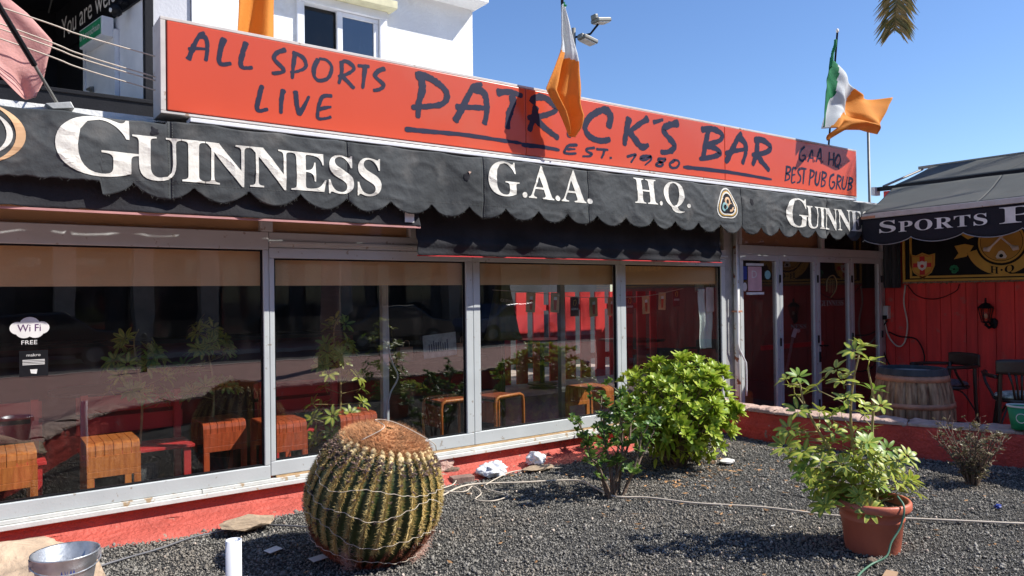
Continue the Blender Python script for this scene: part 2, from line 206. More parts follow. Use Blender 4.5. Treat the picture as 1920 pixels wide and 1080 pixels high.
MT['cardb'] = mat('cardboard', (.42, .27, .16), .85, .1); MT['lampm'] = mat('lamp_steel', (.19, .185, .165), .5, .1, 8, 0, 10, .3)
MT['thatch'] = mat('straw_fringe', (.30, .22, .14), .95, .4, 40)
MT['cushion'] = mat('cushion_fabric', (.30, .36, .30), .9, .6, 30, 0, 10, col2=(.62, .68, .6)); MT['cushion2'] = mat('dark_cushion_fabric', (.05, .09, .10), .9, .6, 40, 0, 10, col2=(.2, .12, .14))
MT['woodt'] = mat('window_wood_trim', (.50, .33, .17), .7, .3, 20, .2, 60, stretch=(1, 8, 8))

# ---------------- mesh helpers
ORG = {}
class G:
    def __init__(s): s.v = []; s.f = []; s.m = []; s.cm = 0
    def face(s, idx): s.f.append(tuple(idx)); s.m.append(s.cm)
    def box(s, x0, x1, y0, y1, z0, z1, rot=None, c=None):
        b = len(s.v); P = [Vector((x, y, z)) for z in (z0, z1) for y in (y0, y1) for x in (x0, x1)]
        if rot is not None:
            c = Vector(c) if c is not None else Vector(((x0 + x1) / 2, (y0 + y1) / 2, (z0 + z1) / 2)); P = [c + rot @ (p - c) for p in P]
        s.v += [tuple(p) for p in P]
        for q in ((0, 2, 3, 1), (4, 5, 7, 6), (0, 1, 5, 4), (2, 6, 7, 3), (0, 4, 6, 2), (1, 3, 7, 5)): s.face([b + i for i in q])
        return s
    def tube(s, pts, r, n=8, cap=True):
        pts = [Vector(p) for p in pts]; rr = r if isinstance(r, (list, tuple)) else [r] * len(pts); b = len(s.v); prev = None
        for i, p in enumerate(pts):
            t = (pts[min(i + 1, len(pts) - 1)] - pts[max(i - 1, 0)]); t = t.normalized() if t.length > 1e-9 else Vector((0, 0, 1))
            if prev is None:
                a = t.cross(Vector((0, 0, 1)) if abs(t.z) < .9 else Vector((1, 0, 0))).normalized()
            else:
                a = prev - t * prev.dot(t); a = a.normalized() if a.length > 1e-6 else t.orthogonal().normalized()
            prev = a; c = t.cross(a)
            for k in range(n):
                an = 2 * math.pi * k / n; q = p + (a * math.cos(an) + c * math.sin(an)) * rr[i]; s.v.append(tuple(q))
        for i in range(len(pts) - 1):
            for k in range(n): s.face((b + i * n + k, b + i * n + (k + 1) % n, b + (i + 1) * n + (k + 1) % n, b + (i + 1) * n + k))
        if cap:
            s.face([b + k for k in range(n)][::-1]); s.face([b + (len(pts) - 1) * n + k for k in range(n)])
        return s
    def lathe(s, prof, n=32, c=(0, 0, 0), fn=None):
        b = len(s.v)
        for r, z in prof:
            for k in range(n):
                a = 2 * math.pi * k / n; q = r if fn is None else fn(r, z, a)
                s.v.append((c[0] + q * math.cos(a), c[1] + q * math.sin(a), c[2] + z))
        for i in range(len(prof) - 1):
            for k in range(n): s.face((b + i * n + k, b + i * n + (k + 1) % n, b + (i + 1) * n + (k + 1) % n, b + (i + 1) * n + k))
        return s
    def grid(s, fn, nu, nv, mf=None):
        b = len(s.v)
        for j in range(nv + 1):
            for i in range(nu + 1): s.v.append(tuple(fn(i / nu, j / nv)))
        for j in range(nv):
            for i in range(nu):
                if mf: s.cm = mf((i + .5) / nu, (j + .5) / nv)
                a = b + j * (nu + 1) + i; s.face((a, a + 1, a + nu + 2, a + nu + 1))
        return s
    def poly(s, pts): b = len(s.v); s.v += [tuple(p) for p in pts]; s.face(range(b, b + len(pts))); return s
    def prism(s, pts, d):
        """pts polygon in 3-D, pushed along vector d"""
        n = len(pts); b = len(s.v); d = Vector(d); s.v += [tuple(p) for p in pts] + [tuple(Vector(p) + d) for p in pts]
        s.face(range(b, b + n)); s.face(range(b + 2 * n - 1, b + n - 1, -1))
        for i in range(n): s.face((b + i, b + n + i, b + n + (i + 1) % n, b + (i + 1) % n))
        return s
    def blob(s, c, r, n=2, amp=.2, seed=0, f=1.5):
        bm = bmesh.new(); bmesh.ops.create_icosphere(bm, subdivisions=n, radius=1); b = len(s.v)
        for v in bm.verts:
            d = v.co.normalized(); k = 1 + amp * noise.noise(d * f + Vector((seed * 7.3, seed, 0))) * 2
            s.v.append((c[0] + d.x * r[0] * k, c[1] + d.y * r[1] * k, c[2] + d.z * r[2] * k))
        for f_ in bm.faces: s.face([b + v.index for v in f_.verts])
        bm.free(); return s
def mesh(name, g, mats):
    me = bpy.data.meshes.new(name); me.from_pydata(g.v, [], g.f)
    ms = mats if isinstance(mats, (list, tuple)) else [mats]
    for q in ms: me.materials.append(MT[q] if isinstance(q, str) else q)
    if len(ms) > 1: me.polygons.foreach_set('material_index', g.m)
    me.update(); return me
def par(o, p):
    if p is not None:
        o.parent = p; o.matrix_parent_inverse = ORG.get(p.name, Matrix.Identity(4)).inverted()
def obj(name, g, mats, parent=None, smooth=False, bevel=0, solid=0, loc=None):
    me = g if isinstance(g, bpy.types.Mesh) else mesh(name, g, mats)
    if not isinstance(g, bpy.types.Mesh):
        bm = bmesh.new(); bm.from_mesh(me); bmesh.ops.recalc_face_normals(bm, faces=bm.faces); bm.to_mesh(me); bm.free()
        if smooth: me.polygons.foreach_set('use_smooth', [True] * len(me.polygons))
    o = bpy.data.objects.new(name, me); COL.objects.link(o); par(o, parent)
    if loc is not None: o.location = loc
    if solid:
        q = o.modifiers.new('s', 'SOLIDIFY'); q.thickness = solid; q.offset = 0
    if bevel:
        q = o.modifiers.new('b', 'BEVEL'); q.width = bevel; q.segments = 2; q.limit_method = 'ANGLE'
        if smooth: pass
    return o
def tag(o, label=None, cat=None, group=None, kind=None):
    if label: o['label'] = label
    if cat: o['category'] = cat
    if group: o['group'] = group
    if kind: o['kind'] = kind
    return o
def thing(name, label, cat, loc=(0, 0, 0), group=None):
    o = bpy.data.objects.new(name, None); COL.objects.link(o); o.location = loc; o.empty_display_size = .1
    ORG[o.name] = Matrix.Translation(loc); return tag(o, label, cat, group)
def struct(name, g, mats, parent=None, **k):
    o = obj(name, g, mats, parent, **k); o['kind'] = 'structure'; return o
def kids(o): return [c for c in COL.objects if c.parent == o]
def dup(root, loc, rz=0, label=None, sc=1):
    r = root.copy(); COL.objects.link(r); r.location = loc; r.rotation_euler = (0, 0, rz); r.scale = (sc, sc, sc)
    if label: r['label'] = label
    for ch in kids(root):
        c = ch.copy(); COL.objects.link(c); c.parent = r
        for g2 in kids(ch):
            d = g2.copy(); COL.objects.link(d); d.parent = c
    return r
def catmull(pts, n=6):
    P = [Vector(p) for p in pts]; P = [P[0] * 2 - P[1]] + P + [P[-1] * 2 - P[-2]]; out = []
    for i in range(1, len(P) - 2):
        for k in range(n):
            t = k / n; a, b, c, d = P[i - 1], P[i], P[i + 1], P[i + 2]
            out.append(.5 * ((2 * b) + (c - a) * t + (2 * a - 5 * b + 4 * c - d) * t * t + (3 * b - a - 3 * c + d) * t ** 3))
    out.append(P[-2]); return out
def text_geo(body, serif=True, cut=0, spacing=1.0):
    """letters as flat triangles in a 1x1 box, cut into cells where the surface they lie on is curved"""
    c = bpy.data.curves.new('t', 'FONT')
    c.body = ''.join(chr(0x1D400 + ord(k) - 65) if serif and 'A' <= k <= 'Z' else chr(0x1D41A + ord(k) - 97) if serif and 'a' <= k <= 'z' else k for k in body)
    c.resolution_u = 3; c.space_character = spacing
    o = bpy.data.objects.new('t', c); COL.objects.link(o); bpy.context.view_layer.update()
    me = bpy.data.meshes.new_from_object(o.evaluated_get(bpy.context.evaluated_depsgraph_get()))
    bpy.data.objects.remove(o); bpy.data.curves.remove(c)
    bm = bmesh.new(); bm.from_mesh(me); bpy.data.meshes.remove(me)
    xs = [v.co.x for v in bm.verts]; ys = [v.co.y for v in bm.verts]; x0, x1, y0, y1 = min(xs), max(xs), min(ys), max(ys)
    for v in bm.verts: v.co = Vector(((v.co.x - x0) / (x1 - x0), (v.co.y - y0) / (y1 - y0), 0))
    if cut:
        for ax, n in ((0, cut[0]), (1, cut[1])):
            for k in range(1, n):
                no = Vector((1, 0, 0)) if ax == 0 else Vector((0, 1, 0))
                bmesh.ops.bisect_plane(bm, geom=bm.verts[:] + bm.edges[:] + bm.faces[:], plane_co=no * k / n, plane_no=no, dist=1e-6)
    V = [(v.co.x, v.co.y) for v in bm.verts]; bm.verts.index_update(); F = [[v.index for v in f.verts] for f in bm.faces]; bm.free(); return V, F
def put_text(g, body, fn, serif=True, cut=0, spacing=1.0):
    V, F = text_geo(body, serif, cut, spacing); b = len(g.v); g.v += [tuple(fn(*p)) for p in V]
    for f in F: g.face([b + i for i in f])
    return g
def rough_brush(g, strokes, fn):
    """hand painted strokes: ribbons with uneven edges; fn maps (x,z,layer) to 3-D"""
    for si, (w_, pts) in enumerate(strokes):
        P = catmull([(p[0], p[1], 0) for p in pts], 10) if len(pts) > 2 else [Vector((*pts[0], 0)).lerp(Vector((*pts[1], 0)), t / 16) for t in range(17)]
        b = len(g.v); n = len(P)
        for i, p in enumerate(P):
            t = (P[min(i + 1, n - 1)] - P[max(i - 1, 0)]).normalized(); nn = Vector((-t.y, t.x, 0))
            k = w_ * .5 * (1.12 - .34 * i / max(1, n - 1)) * (1 + .30 * noise.noise(Vector((p.x * 14, p.y * 14, si)))); k *= .55 if i in (0, n - 1) else 1
            e1 = 1 + .24 * noise.noise(Vector((p.x * 60, p.y * 60, 3))); e2 = 1 + .24 * noise.noise(Vector((p.x * 60, p.y * 60, 9)))
            a, c = p + nn * k * e1, p - nn * k * e2; g.v += [tuple(fn(a.x, a.y, si)), tuple(fn(c.x, c.y, si))]
        for i in range(n - 1): g.face((b + 2 * i, b + 2 * i + 1, b + 2 * i + 3, b + 2 * i + 2))
    return g
# ================= ground =================
struct('ground', G().box(-150, 250, -150, 250, -.9, -.32), 'earth')
WP = [(-1.2, .0), (-.5, -.8), (0., -1.55), (.3, -2.2), (.7, -3.2), (1.4, -4.2), (3., -4.8), (5.5, -5.), (7.95, -4.75), (7.62, -3.), (7.3, -2.1), (6.98, -1.2), (6.9, -.6), (6.95, -.02)]
def inside(x, y, P=WP):
    c = False; n = len(P); j = n - 1
    for i in range(n):
        if (P[i][1] > y) != (P[j][1] > y) and x < (P[j][0] - P[i][0]) * (y - P[i][1]) / (P[j][1] - P[i][1]) + P[i][0]: c = not c
        j = i
    return c
def gh(x, y): return .018 * noise.noise(Vector((x * 1.3, y * 1.3, 0))) + .010 * noise.noise(Vector((x * 5, y * 5, 3)))
g = G(); g.grid(lambda u, v: (-1.3 + 9.2 * u, -5.0 + 5.05 * v, gh(-1.3 + 9.2 * u, -5.0 + 5.05 * v) - .006), 230, 126)
g.f = [f for f in g.f if inside(sum(g.v[i][0] for i in f) / 4, sum(g.v[i][1] for i in f) / 4)]; g.m = [0] * len(g.f)
struct('gravel_bed', g, 'gravel', smooth=True)
g = G().poly([(-40, -12.8, -.03), (60, -12.8, -.03), (60, -5.0, -.03), (-40, -5.0, -.03)]).poly([(-40, -5.0, -.03), (.9, -5.0, -.03), (.9, -1.5, -.03), (-.2, 0, -.03), (-40, 0, -.03)])
g.box(-40, 60, -13.0, -12.8, -.4, -.02)
struct('pavement', g, 'paving')
struct('kerb', G().box(-40, 60, -13.15, -13.003, -.4, -.025), 'kerb')
struct('road', G().box(-60, 90, -17.6, -13.15, -.4, -.15), 'asphalt')
struct('far_kerb', G().box(-60, 90, -17.75, -17.603, -.4, -.02), 'kerb')
struct('far_pavement', G().box(-60, 90, -24, -17.753, -.4, -.024), 'paving')
struct('terrace_floor', G().box(6.85, 18, -6.5, -.0, -.3, -.25), 'terr')
# pebbles: real grains over the bed
def pebbles():
    N = 160000
    pts = []
    xs = np.random.rand(N * 3); ys = np.random.rand(N * 3); cnt = 0
    V0 = np.array([(1, 0, 0), (-1, 0, 0), (0, 1, 0), (0, -1, 0), (0, 0, 1), (0, 0, -.7)], float); F0 = np.array([(0, 2, 4), (2, 1, 4), (1, 3, 4), (3, 0, 4), (2, 0, 5), (1, 2, 5), (3, 1, 5), (0, 3, 5)])
    X = -.9 + 8.7 * xs; Y = -4.9 + 4.85 * ys
    d = X * .586 + (Y + 5.64) * .81; sx = (.81 * X - .586 * (Y + 5.64)) / d
    ok = (d > 2.6) & (sx > -.78) & (sx < .78)
    X, Y, d = X[ok], Y[ok], d[ok]
    P = np.array(WP); ins = np.zeros(len(X), bool); j = len(P) - 1
    for i in range(len(P)):
        c1 = (P[i][1] > Y) != (P[j][1] > Y)
        with np.errstate(all='ignore'): xc = (P[j][0] - P[i][0]) * (Y - P[i][1]) / (P[j][1] - P[i][1]) + P[i][0]
        ins ^= c1 & (X < xc); j = i
    X, Y, d = X[ins][:N], Y[ins][:N], d[ins][:N]; n = len(X)
    Z = np.array([gh(x, y) for x, y in zip(X, Y)])
    s = .0047 * np.exp(np.random.randn(n) * .38)
    big = np.random.rand(n) < .012; s[big] *= 2.0
    A = np.random.rand(n, 3) * 6.283
    ca, sa = np.cos(A), np.sin(A)
    V = np.empty((n, 6, 3)); sc = np.stack([s * (1 + .5 * np.random.rand(n)), s * (.8 + .4 * np.random.rand(n)), s * (.7 + .4 * np.random.rand(n))], 1)
    v = V0[None] * sc[:, None] * (1 + .35 * (np.random.rand(n, 6, 1) - .5))
    x, y, z = v[..., 0], v[..., 1], v[..., 2]
    x, y = x * ca[:, :1] - y * sa[:, :1], x * sa[:, :1] + y * ca[:, :1]
    y, z = y * ca[:, 1:2] - z * sa[:, 1:2], y * sa[:, 1:2] + z * ca[:, 1:2]
    V[..., 0] = x + X[:, None]; V[..., 1] = y + Y[:, None]; V[..., 2] = z + (Z + s * .25)[:, None]
    F = (F0[None] + (np.arange(n) * 6)[:, None, None]).reshape(-1)
    me = bpy.data.meshes.new('gravel_stones'); me.vertices.add(n * 6); me.vertices.foreach_set('co', V.reshape(-1)); me.loops.add(n * 24); me.loops.foreach_set('vertex_index', F.astype(np.int32))
    me.polygons.add(n * 8); me.polygons.foreach_set('loop_start', np.arange(0, n * 24, 3, dtype=np.int32)); me.update(calc_edges=True); me.materials.append(MT['stones'])
    o = bpy.data.objects.new('gravel', me); COL.objects.link(o); tag(o, 'loose black volcanic gravel covering the planting bed', 'gravel', kind='stuff')
pebbles()
# fallen leaves and pale grit in the bed
g = G()
for i in range(520):
    x, y = random.uniform(1, 7.4), random.uniform(-4.4, -.3)
    if i < 230: x, y = random.gauss(5.1, .55), random.gauss(-1.35, .35)
    if not inside(x, y): continue
    s = random.uniform(.008, .03); a = random.uniform(0, 6.3); z = gh(x, y) + .014; c, q = math.cos(a), math.sin(a)
    g.poly([(x + c * s, y + q * s, z + random.uniform(0, .012)), (x - q * s * .35, y + c * s * .35, z + .006), (x - c * s, y - q * s, z + random.uniform(0, .012)), (x + q * s * .35, y - c * s * .35, z)])
tag(obj('fallen_leaves', g, 'leafL'), 'dried brown leaves scattered over the black gravel', 'leaf litter', kind='stuff')
g = G()
for i in range(420):
    x, y = random.uniform(.8, 7.4), random.uniform(-4.2, -.3)
    if inside(x, y): g.blob((x, y, gh(x, y) + .01), (random.uniform(.004, .011),) * 3, 1, .3, i)
tag(obj('pale_stone_chips', g, 'litter'), 'pale pink and beige stone chips lying among the black gravel', 'stone chips', kind='stuff')

# ================= low red wall =================
lw = thing('low_wall', 'low curving red painted masonry wall with rough pinkish cap around the gravel bed', 'wall')
def wpath(): return catmull([(x, y, 0) for x, y in WP], 12)
PW = wpath()
def wframe(u):
    i = u * (len(PW) - 1); a = int(min(i, len(PW) - 2)); p = PW[a].lerp(PW[a + 1], i - a); t = (PW[min(a + 2, len(PW) - 1)] - PW[max(a - 1, 0)]).normalized()
    return p, Vector((-t.y, t.x, 0))
def wfn(u, v):
    p, n = wframe(u); prof = [(-.12, -.3), (-.125, 0.0), (-.115, .16), (-.12, .30), (.12, .30), (.12, 0.), (.12, -.3)]
    k = v * 6; a = int(min(k, 5)); f = k - a; o, z = [prof[a][q] * (1 - f) + prof[a + 1][q] * f for q in (0, 1)]
    q = p + n * o; d = .012 * noise.noise(Vector((q.x * 3, q.y * 3, z * 5))) + .006 * noise.noise(Vector((q.x * 14, q.y * 14, z * 14)))
    if abs(noise.noise(Vector((q.x * .8, q.y * .8, 2))) * .06 + .13 - z) < .006: d -= .012
    q += n * (d if o < 0 else -d); return (q.x, q.y, z)
obj('masonry', G().grid(wfn, 520, 60), 'redwall', lw, smooth=True)
L = 0.; lens = [0.]
for a, b in zip(PW, PW[1:]): L += (b - a).length; lens.append(L)
def uat(s):
    for i in range(len(lens) - 1):
        if lens[i + 1] >= s: return (i + (s - lens[i]) / max(1e-6, lens[i + 1] - lens[i])) / (len(PW) - 1)
    return 1.
s = .02; k = 0
while s < L - .1:
    l = random.uniform(.28, .62); u0, u1 = uat(s), uat(min(L, s + l - .006)); sd = k * 3.7; hh = random.uniform(.028, .05)
    def cfn(u, v, u0=u0, u1=u1, sd=sd, hh=hh):
        p, n = wframe(u0 + (u1 - u0) * u); prof = [(-.13, .302), (-.155, .315), (-.15, .335), (-.08, .30 + hh), (.06, .30 + hh * 1.1), (.14, .33), (.14, .302)]
        q_ = v * 6; a = int(min(q_, 5)); f = q_ - a; o, z = [prof[a][q] * (1 - f) + prof[a + 1][q] * f for q in (0, 1)]
        e = 1.0 if .05 < u < .95 else .93
        q = p + n * o * e; q += n * .022 * noise.noise(Vector((q.x * 6, q.y * 6, sd))) ; z += (.02 * noise.noise(Vector((q.x * 9, q.y * 9, sd))) - (1 - e) * .12) if z > .31 else 0
        return (q.x, q.y, z)
    obj('cap_stone', G().grid(cfn, 22, 14), 'cap', lw, smooth=True); s += l; k += 1

# ================= bar building =================
bar = thing('bar_building', 'single storey bar with red plinth, grey aluminium glazing and dark interior', 'bar building')
# plinth with sloping mortar foot
def pf(u, v):
    x = -3 + 10.0 * u; prof = [(.03, .17), (.0, .165), (-.005, .085), (-.03, .06), (-.13, .03), (-.23, .012), (-.30, -.04)]
    k = v * 6; a = int(min(k, 5)); f = k - a; y, z = [prof[a][q] * (1 - f) + prof[a + 1][q] * f for q in (0, 1)]
    d = .03 * noise.noise(Vector((x * 1.6, v * 3, 0))) + .014 * noise.noise(Vector((x * 8, v * 9, 4)))
    if y < -.02: z += d * .5; y += d * 1.4
    ck = abs(noise.noise(Vector((x * 1.1, 7, 0))) * .5 + .62 - v)
    if ck < .018: z -= .008
    return (x, y, z)
obj('plinth', G().grid(pf, 700, 42), 'red', bar, smooth=True)
g = G().box(-3, 7.1, -.065, .06, .168, .20); obj('plaster_scar', G().blob((3.28, -.035, .10), (.13, .018, .06), 3, .3, 4), 'cap', bar); obj('plaster_scar', G().blob((3.37, -.045, .055), (.08, .02, .035), 3, .35, 9), 'stem', bar)
obj('windowsill', g, 'sill', bar, bevel=.004)
g = G().box(-3, 1.30, -.045, .05, .202, .228).box(1.305, 7.1, -.045, .05, .202, .228); obj('sill_lip', g, 'sill', bar, bevel=.003)
obj('timber_strip', G().box(1.84, 7.1, -.028, .05, .229, .246), 'woodt', bar)
for i in range(22): pass
def window(x0, x1, z0, z1, zb, zt, fw_=.075, sash=True, nm='window', gm='glass', xa=None, xb=None):
    """x0..x1,z0..z1 is the glass; the frame reaches xa..xb and zb..zt"""
    xa = x0 - fw_ if xa is None else xa; xb = x1 + fw_ if xb is None else xb
    fr = G()
    for (a, b, c, d) in ((xa, xb, zb, z0), (xa, xb, z1, zt), (xa, x0, z0 + .001, z1 - .001), (x1, xb, z0 + .001, z1 - .001)): fr.box(a, b, -.03, .04, c, d)
    f = obj(nm, fr, 'alu', bar, bevel=.005)
    # inner bead and black rubber seal
    be = G(); s_ = .012
    for (a, b, c, d) in ((x0, x1, z0, z0 + s_), (x0, x1, z1 - s_, z1), (x0, x0 + s_, z0 + s_, z1 - s_), (x1 - s_, x1, z0 + s_, z1 - s_)): be.box(a, b, -.012, .012, c, d)
    obj('rubber_seal', be, 'black', f)
    obj('pane', G().box(x0 + s_, x1 - s_, -.002, .003, z0 + s_, z1 - s_), gm, f)
    return f
window(-1.5, 1.755, .33, 1.955, .23, 2.09, xa=-1.6, xb=1.797)
window(1.838, 3.555, .355, 1.893, .248, 1.972, xa=1.80, xb=3.628)
window(3.705, 5.41, .36, 1.893, .248, 1.972, xa=3.632, xb=5.46)
window(5.54, 7.10, .36, 1.893, .248, 1.972, xa=5.463, xb=7.17)
obj('head_beam', G().box(1.80, 7.2, -.022, .04, 1.975, 2.09), 'alu', bar, bevel=.004)
obj('head_channel', G().box(1.80, 7.2, -.05, -.024, 2.0, 2.022), 'alu', bar, bevel=.002)
# transom lights over the shop windows
for a, b in ((-1.6, 1.74), (1.83, 3.0), (3.06, 5.4), (5.46, 7.17)):
    obj('transom_pane', G().box(a, b, 0, .004, 2.093, 2.42), 'glass', bar)
[obj('transom_post', G().box(a, b, -.032, .04, 2.092, 2.42), 'alu', bar, bevel=.004) for a, b in ((1.74, 1.83), (3.0, 3.06), (5.4, 5.46))]
# end pier with rusty drain pipe between windows and doors
obj('pier', G().box(7.172, 7.44, -.02, .12, -.3, 2.6), 'aluold', bar, bevel=.006)
obj('drain_pipe', G().tube([(7.34, -.06, -.28), (7.34, -.06, 2.42)], .035, 14), mat('chipped_white_pipe', (.62, .60, .55), .6, .1, 9, .2, 40) and spots(MT['sill'].copy(), (.25, .09, .04), 9, .62, .03), bar, smooth=True)
obj('white_conduit', G().tube(catmull([(7.30, -.10, 2.3), (7.30, -.10, 1.15), (7.31, -.10, .95), (7.42, -.10, .78), (7.45, -.10, .7), (7.45, -.10, .35)], 5), .010, 8), 'pvc', bar, smooth=True)
obj('pipe_bracket', G().box(7.29, 7.39, -.10, -.02, 1.35, 1.37), 'hoop', bar)
# folding glass doors
def door(x0, x1, handle=None):
    f_ = .065; z0, z1 = -.22, 2.05; g0 = G()
    for (a, b, c, d) in ((x0, x1, z0, z0 + .1), (x0, x1, z1 - .075, z1), (x0, x0 + f_, z0 + .101, z1 - .076), (x1 - f_, x1, z0 + .101, z1 - .076)): g0.box(a, b, -.03, .03, c, d)
    d_ = obj('door', g0, 'alu', bar, bevel=.005)
    obj('pane', G().box(x0 + f_, x1 - f_, -.003, .003, z0 + .1, z1 - .075), 'glassd', d_)
    if handle: obj('handle', G().tube([(x0 + .03, -.03, .86), (x0 + .03, -.075, .86), (x0 + .15, -.075, .86)], .011, 8).box(x0 + .01, x0 + .05, -.036, -.031, .64, .78).tube([(x0 + .03, -.03, .70), (x0 + .03, -.05, .70)], .012, 8), 'black', d_)
    for zz in (1.75, .95, .1): obj('hinge', G().tube([(x1 - .004, -.045, zz - .05), (x1 - .004, -.045, zz + .05)], .011, 8), 'black', d_)
    return d_
door(7.45, 8.24); door(8.25, 9.08); door(9.09, 9.92, 1); door(9.93, 10.72)
obj('door_head', G().box(7.442, 10.83, -.035, .04, 2.052, 2.16), 'alu', bar, bevel=.005)
for a, b in ((7.5, 9.2), (9.27, 10.78)): obj('transom_pane', G().box(a, b, 0, .004, 2.163, 2.5), 'glassd', bar)
[obj('transom_post', G().box(a, b, -.03, .03, 2.162, 2.5), 'alu', bar, bevel=.004) for a, b in ((9.2, 9.27), (7.442, 7.5), (10.78, 10.83))]
obj('end_post', G().box(10.724, 10.83, -.03, .04, -.3, 2.05), 'aluold', bar, bevel=.004)
# fascia, roof, interior shell
obj('fascia', G().box(-3, 10.84, -.02, .25, 2.502, 2.78), 'white', bar)
obj('roof', G().box(-3, 10.84, -.10, 3.2, 2.782, 2.84).box(-3, 6.0, 3.2, 5.6, 2.782, 2.84), 'white', bar)  # cut back at the right rear to let sun onto the slat fence
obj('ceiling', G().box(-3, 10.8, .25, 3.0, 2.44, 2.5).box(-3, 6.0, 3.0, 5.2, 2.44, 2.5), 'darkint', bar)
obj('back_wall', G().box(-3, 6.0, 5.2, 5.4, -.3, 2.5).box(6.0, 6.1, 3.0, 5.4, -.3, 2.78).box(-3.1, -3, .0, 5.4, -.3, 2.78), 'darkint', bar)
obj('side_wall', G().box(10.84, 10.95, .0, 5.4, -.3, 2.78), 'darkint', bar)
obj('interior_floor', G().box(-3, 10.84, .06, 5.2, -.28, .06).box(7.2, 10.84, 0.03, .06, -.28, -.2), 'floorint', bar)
# tan bulkhead behind the glass
obj('pelmet', G().box(-3, 7.1, .055, .08, 1.685, 2.44), 'pelmet', bar)
obj('door_pelmet', G().box(7.45, 9.3, .10, .14, 2.17, 2.44), 'pelmet', bar)
for x in (-.2, 3.07, 5.2): obj('interior_post', G().box(x - .03, x + .03, .60, .66, .06, 2.44), 'aluold' if x != 3.07 else 'pvc', bar)
# ---- red slatted fence; open courtyard added so the sun can light it
fc = thing('slat_fence', 'bright red vertical slat fence seen through the third shop window', 'fence', (8.3, 4.5, 0))
for i in range(13):
    x = 6.35 + i * .36; g = G().box(x, x + .23, 4.5, 4.53, .05, 1.62); obj('slat', g, 'redslat', fc)
obj('rail', G().box(6.2, 10.8, 4.54, 4.58, .4, .5).box(6.2, 10.8, 4.54, 4.58, 1.3, 1.4), 'redslat', fc)
struct('added_courtyard_floor', G().box(6.1, 10.8, 3.2, 6.5, -.2, .065), 'terr')
cb = thing('added_courtyard_wall', 'dark rendered wall of the added courtyard behind the red slat fence', 'wall', (8, 6.5, 0)); obj('render', G().box(5.5, 11.5, 6.5, 6.7, 0, 3.2), 'shopd', cb)

# ================= upper storey, white house =================
wb = thing('white_house', 'white rendered upper storey with overhanging flat roof behind the bar sign', 'house', (4, 3, 2.8))
obj('wall', G().box(1.95, 3.12, 3.0, 3.25, 2.84, 7.5).box(4.30, 5.63, 3.0, 3.25, 2.84, 7.5).box(3.12, 4.30, 3.0, 3.25, 2.84, 4.45).box(3.12, 4.30, 3.0, 3.25, 5.23, 7.5).box(5.43, 5.63, 3.25, 8, 2.84, 7.5).box(1.95, 5.43, 7.8, 8, 2.84, 7.5), 'white', wb)
obj('roof_slab', G().box(4.45, 5.68, 2.66, 8.2, 5.56, 7.6), 'white', wb, bevel=.01)
obj('pier', G().box(1.50, 1.945, 3.04, 3.3, 2.84, 7.5), 'offwhite', wb, bevel=.01)
obj('balcony_ledge', G().box(2.9, 4.36, 2.78, 2.998, 5.23, 5.33), mat('cream_render', (.62, .58, .38), .8), wb, bevel=.006)
wf = obj('window', G().box(3.12, 4.30, 2.95, 3.1, 5.13, 5.23).box(3.12, 3.21, 2.96, 3.1, 4.45, 5.13).box(4.20, 4.30, 2.96, 3.1, 4.45, 5.13).box(3.21, 4.20, 2.97, 3.1, 4.45, 4.51), 'pvc', wb, bevel=.006)
obj('sash', G().box(3.64, 3.71, 3.0, 3.05, 4.515, 5.125).box(3.712, 4.195, 3.0, 3.05, 5.07, 5.125).box(4.13, 4.195, 3.0, 3.05, 4.515, 5.068).box(3.712, 4.128, 3.0, 3.05, 4.515, 4.56), 'pvc', wf, bevel=.004)
obj('pane', G().box(3.712, 4.13, 3.02, 3.025, 4.56, 5.07), glassmat('upper_glass', (.35, .42, .5), 3.2), wf)
obj('open_pane', G().box(3.21, 3.64, 3.07, 3.075, 4.51, 5.125), glassmat('upper_glass_dark', (.25, .22, .18), 1.), wf)
obj('room', G().box(3.0, 4.5, 4.2, 4.25, 4.2, 5.6).box(3.0, 4.5, 3.26, 4.2, 5.4, 5.45).box(3.0, 3.02, 3.26, 4.2, 4.2, 5.4).box(4.48, 4.5, 3.26, 4.2, 4.2, 5.4), 'offwhite', wb)
# black framed upper terrace unit at the left
ub = thing('upper_terrace', 'black framed upper terrace with white door above the left end of the awning', 'terrace', (.5, 3.05, 2.84))
obj('beam', G().box(-4, 1.56, 2.95, 3.2, 3.46, 3.68).box(-4, 1.575, 2.93, 3.0, 3.66, 3.70), 'black', ub, bevel=.006)
obj('post', G().box(1.475, 1.56, 3.0, 3.12, 3.68, 7.2), 'black', ub, bevel=.005)
obj('base_wall', G().box(-4, 1.56, 3.02, 3.3, 2.84, 3.46), 'black', ub)
A0, A1 = Vector((1.475, 3.13, 0)), Vector((1.10, 4.93, 0)); AD = (A1 - A0).normalized(); AN = Vector((-AD.y, AD.x, 0)) * -1
if AN.x > 0: AN = -AN
def sw(t, z, o=0): p = A0 + AD * t + AN * o; return (p.x, p.y, z)
LW = (A1 - A0).length
def swbox(g, t0, t1, z0, z1, o0, o1):
    return g.prism([sw(t0, z0, o0), sw(t1, z0, o0), sw(t1, z1, o0), sw(t0, z1, o0)], AN * (o1 - o0))
obj('side_wall', swbox(G(), 0, LW, 3.0, 5.6, -.1, 0), 'pvc', ub)
dr = obj('door', swbox(G(), .72, 1.62, 3.1, 4.62, .003, .035), 'pvc', ub, bevel=.004)
obj('door_frame', swbox(swbox(G(), .66, .715, 3.1, 4.66, .003, .05), 1.625, 1.68, 3.1, 4.66, .003, .05), 'pvc', dr)
obj('handle', swbox(G(), 1.35, 1.43, 3.92, 4.14, .037, .06).tube([sw(1.39, 4.1, .06), sw(1.39, 4.1, .10), sw(1.27, 4.1, .10)], .014, 8), 'lampm', dr)
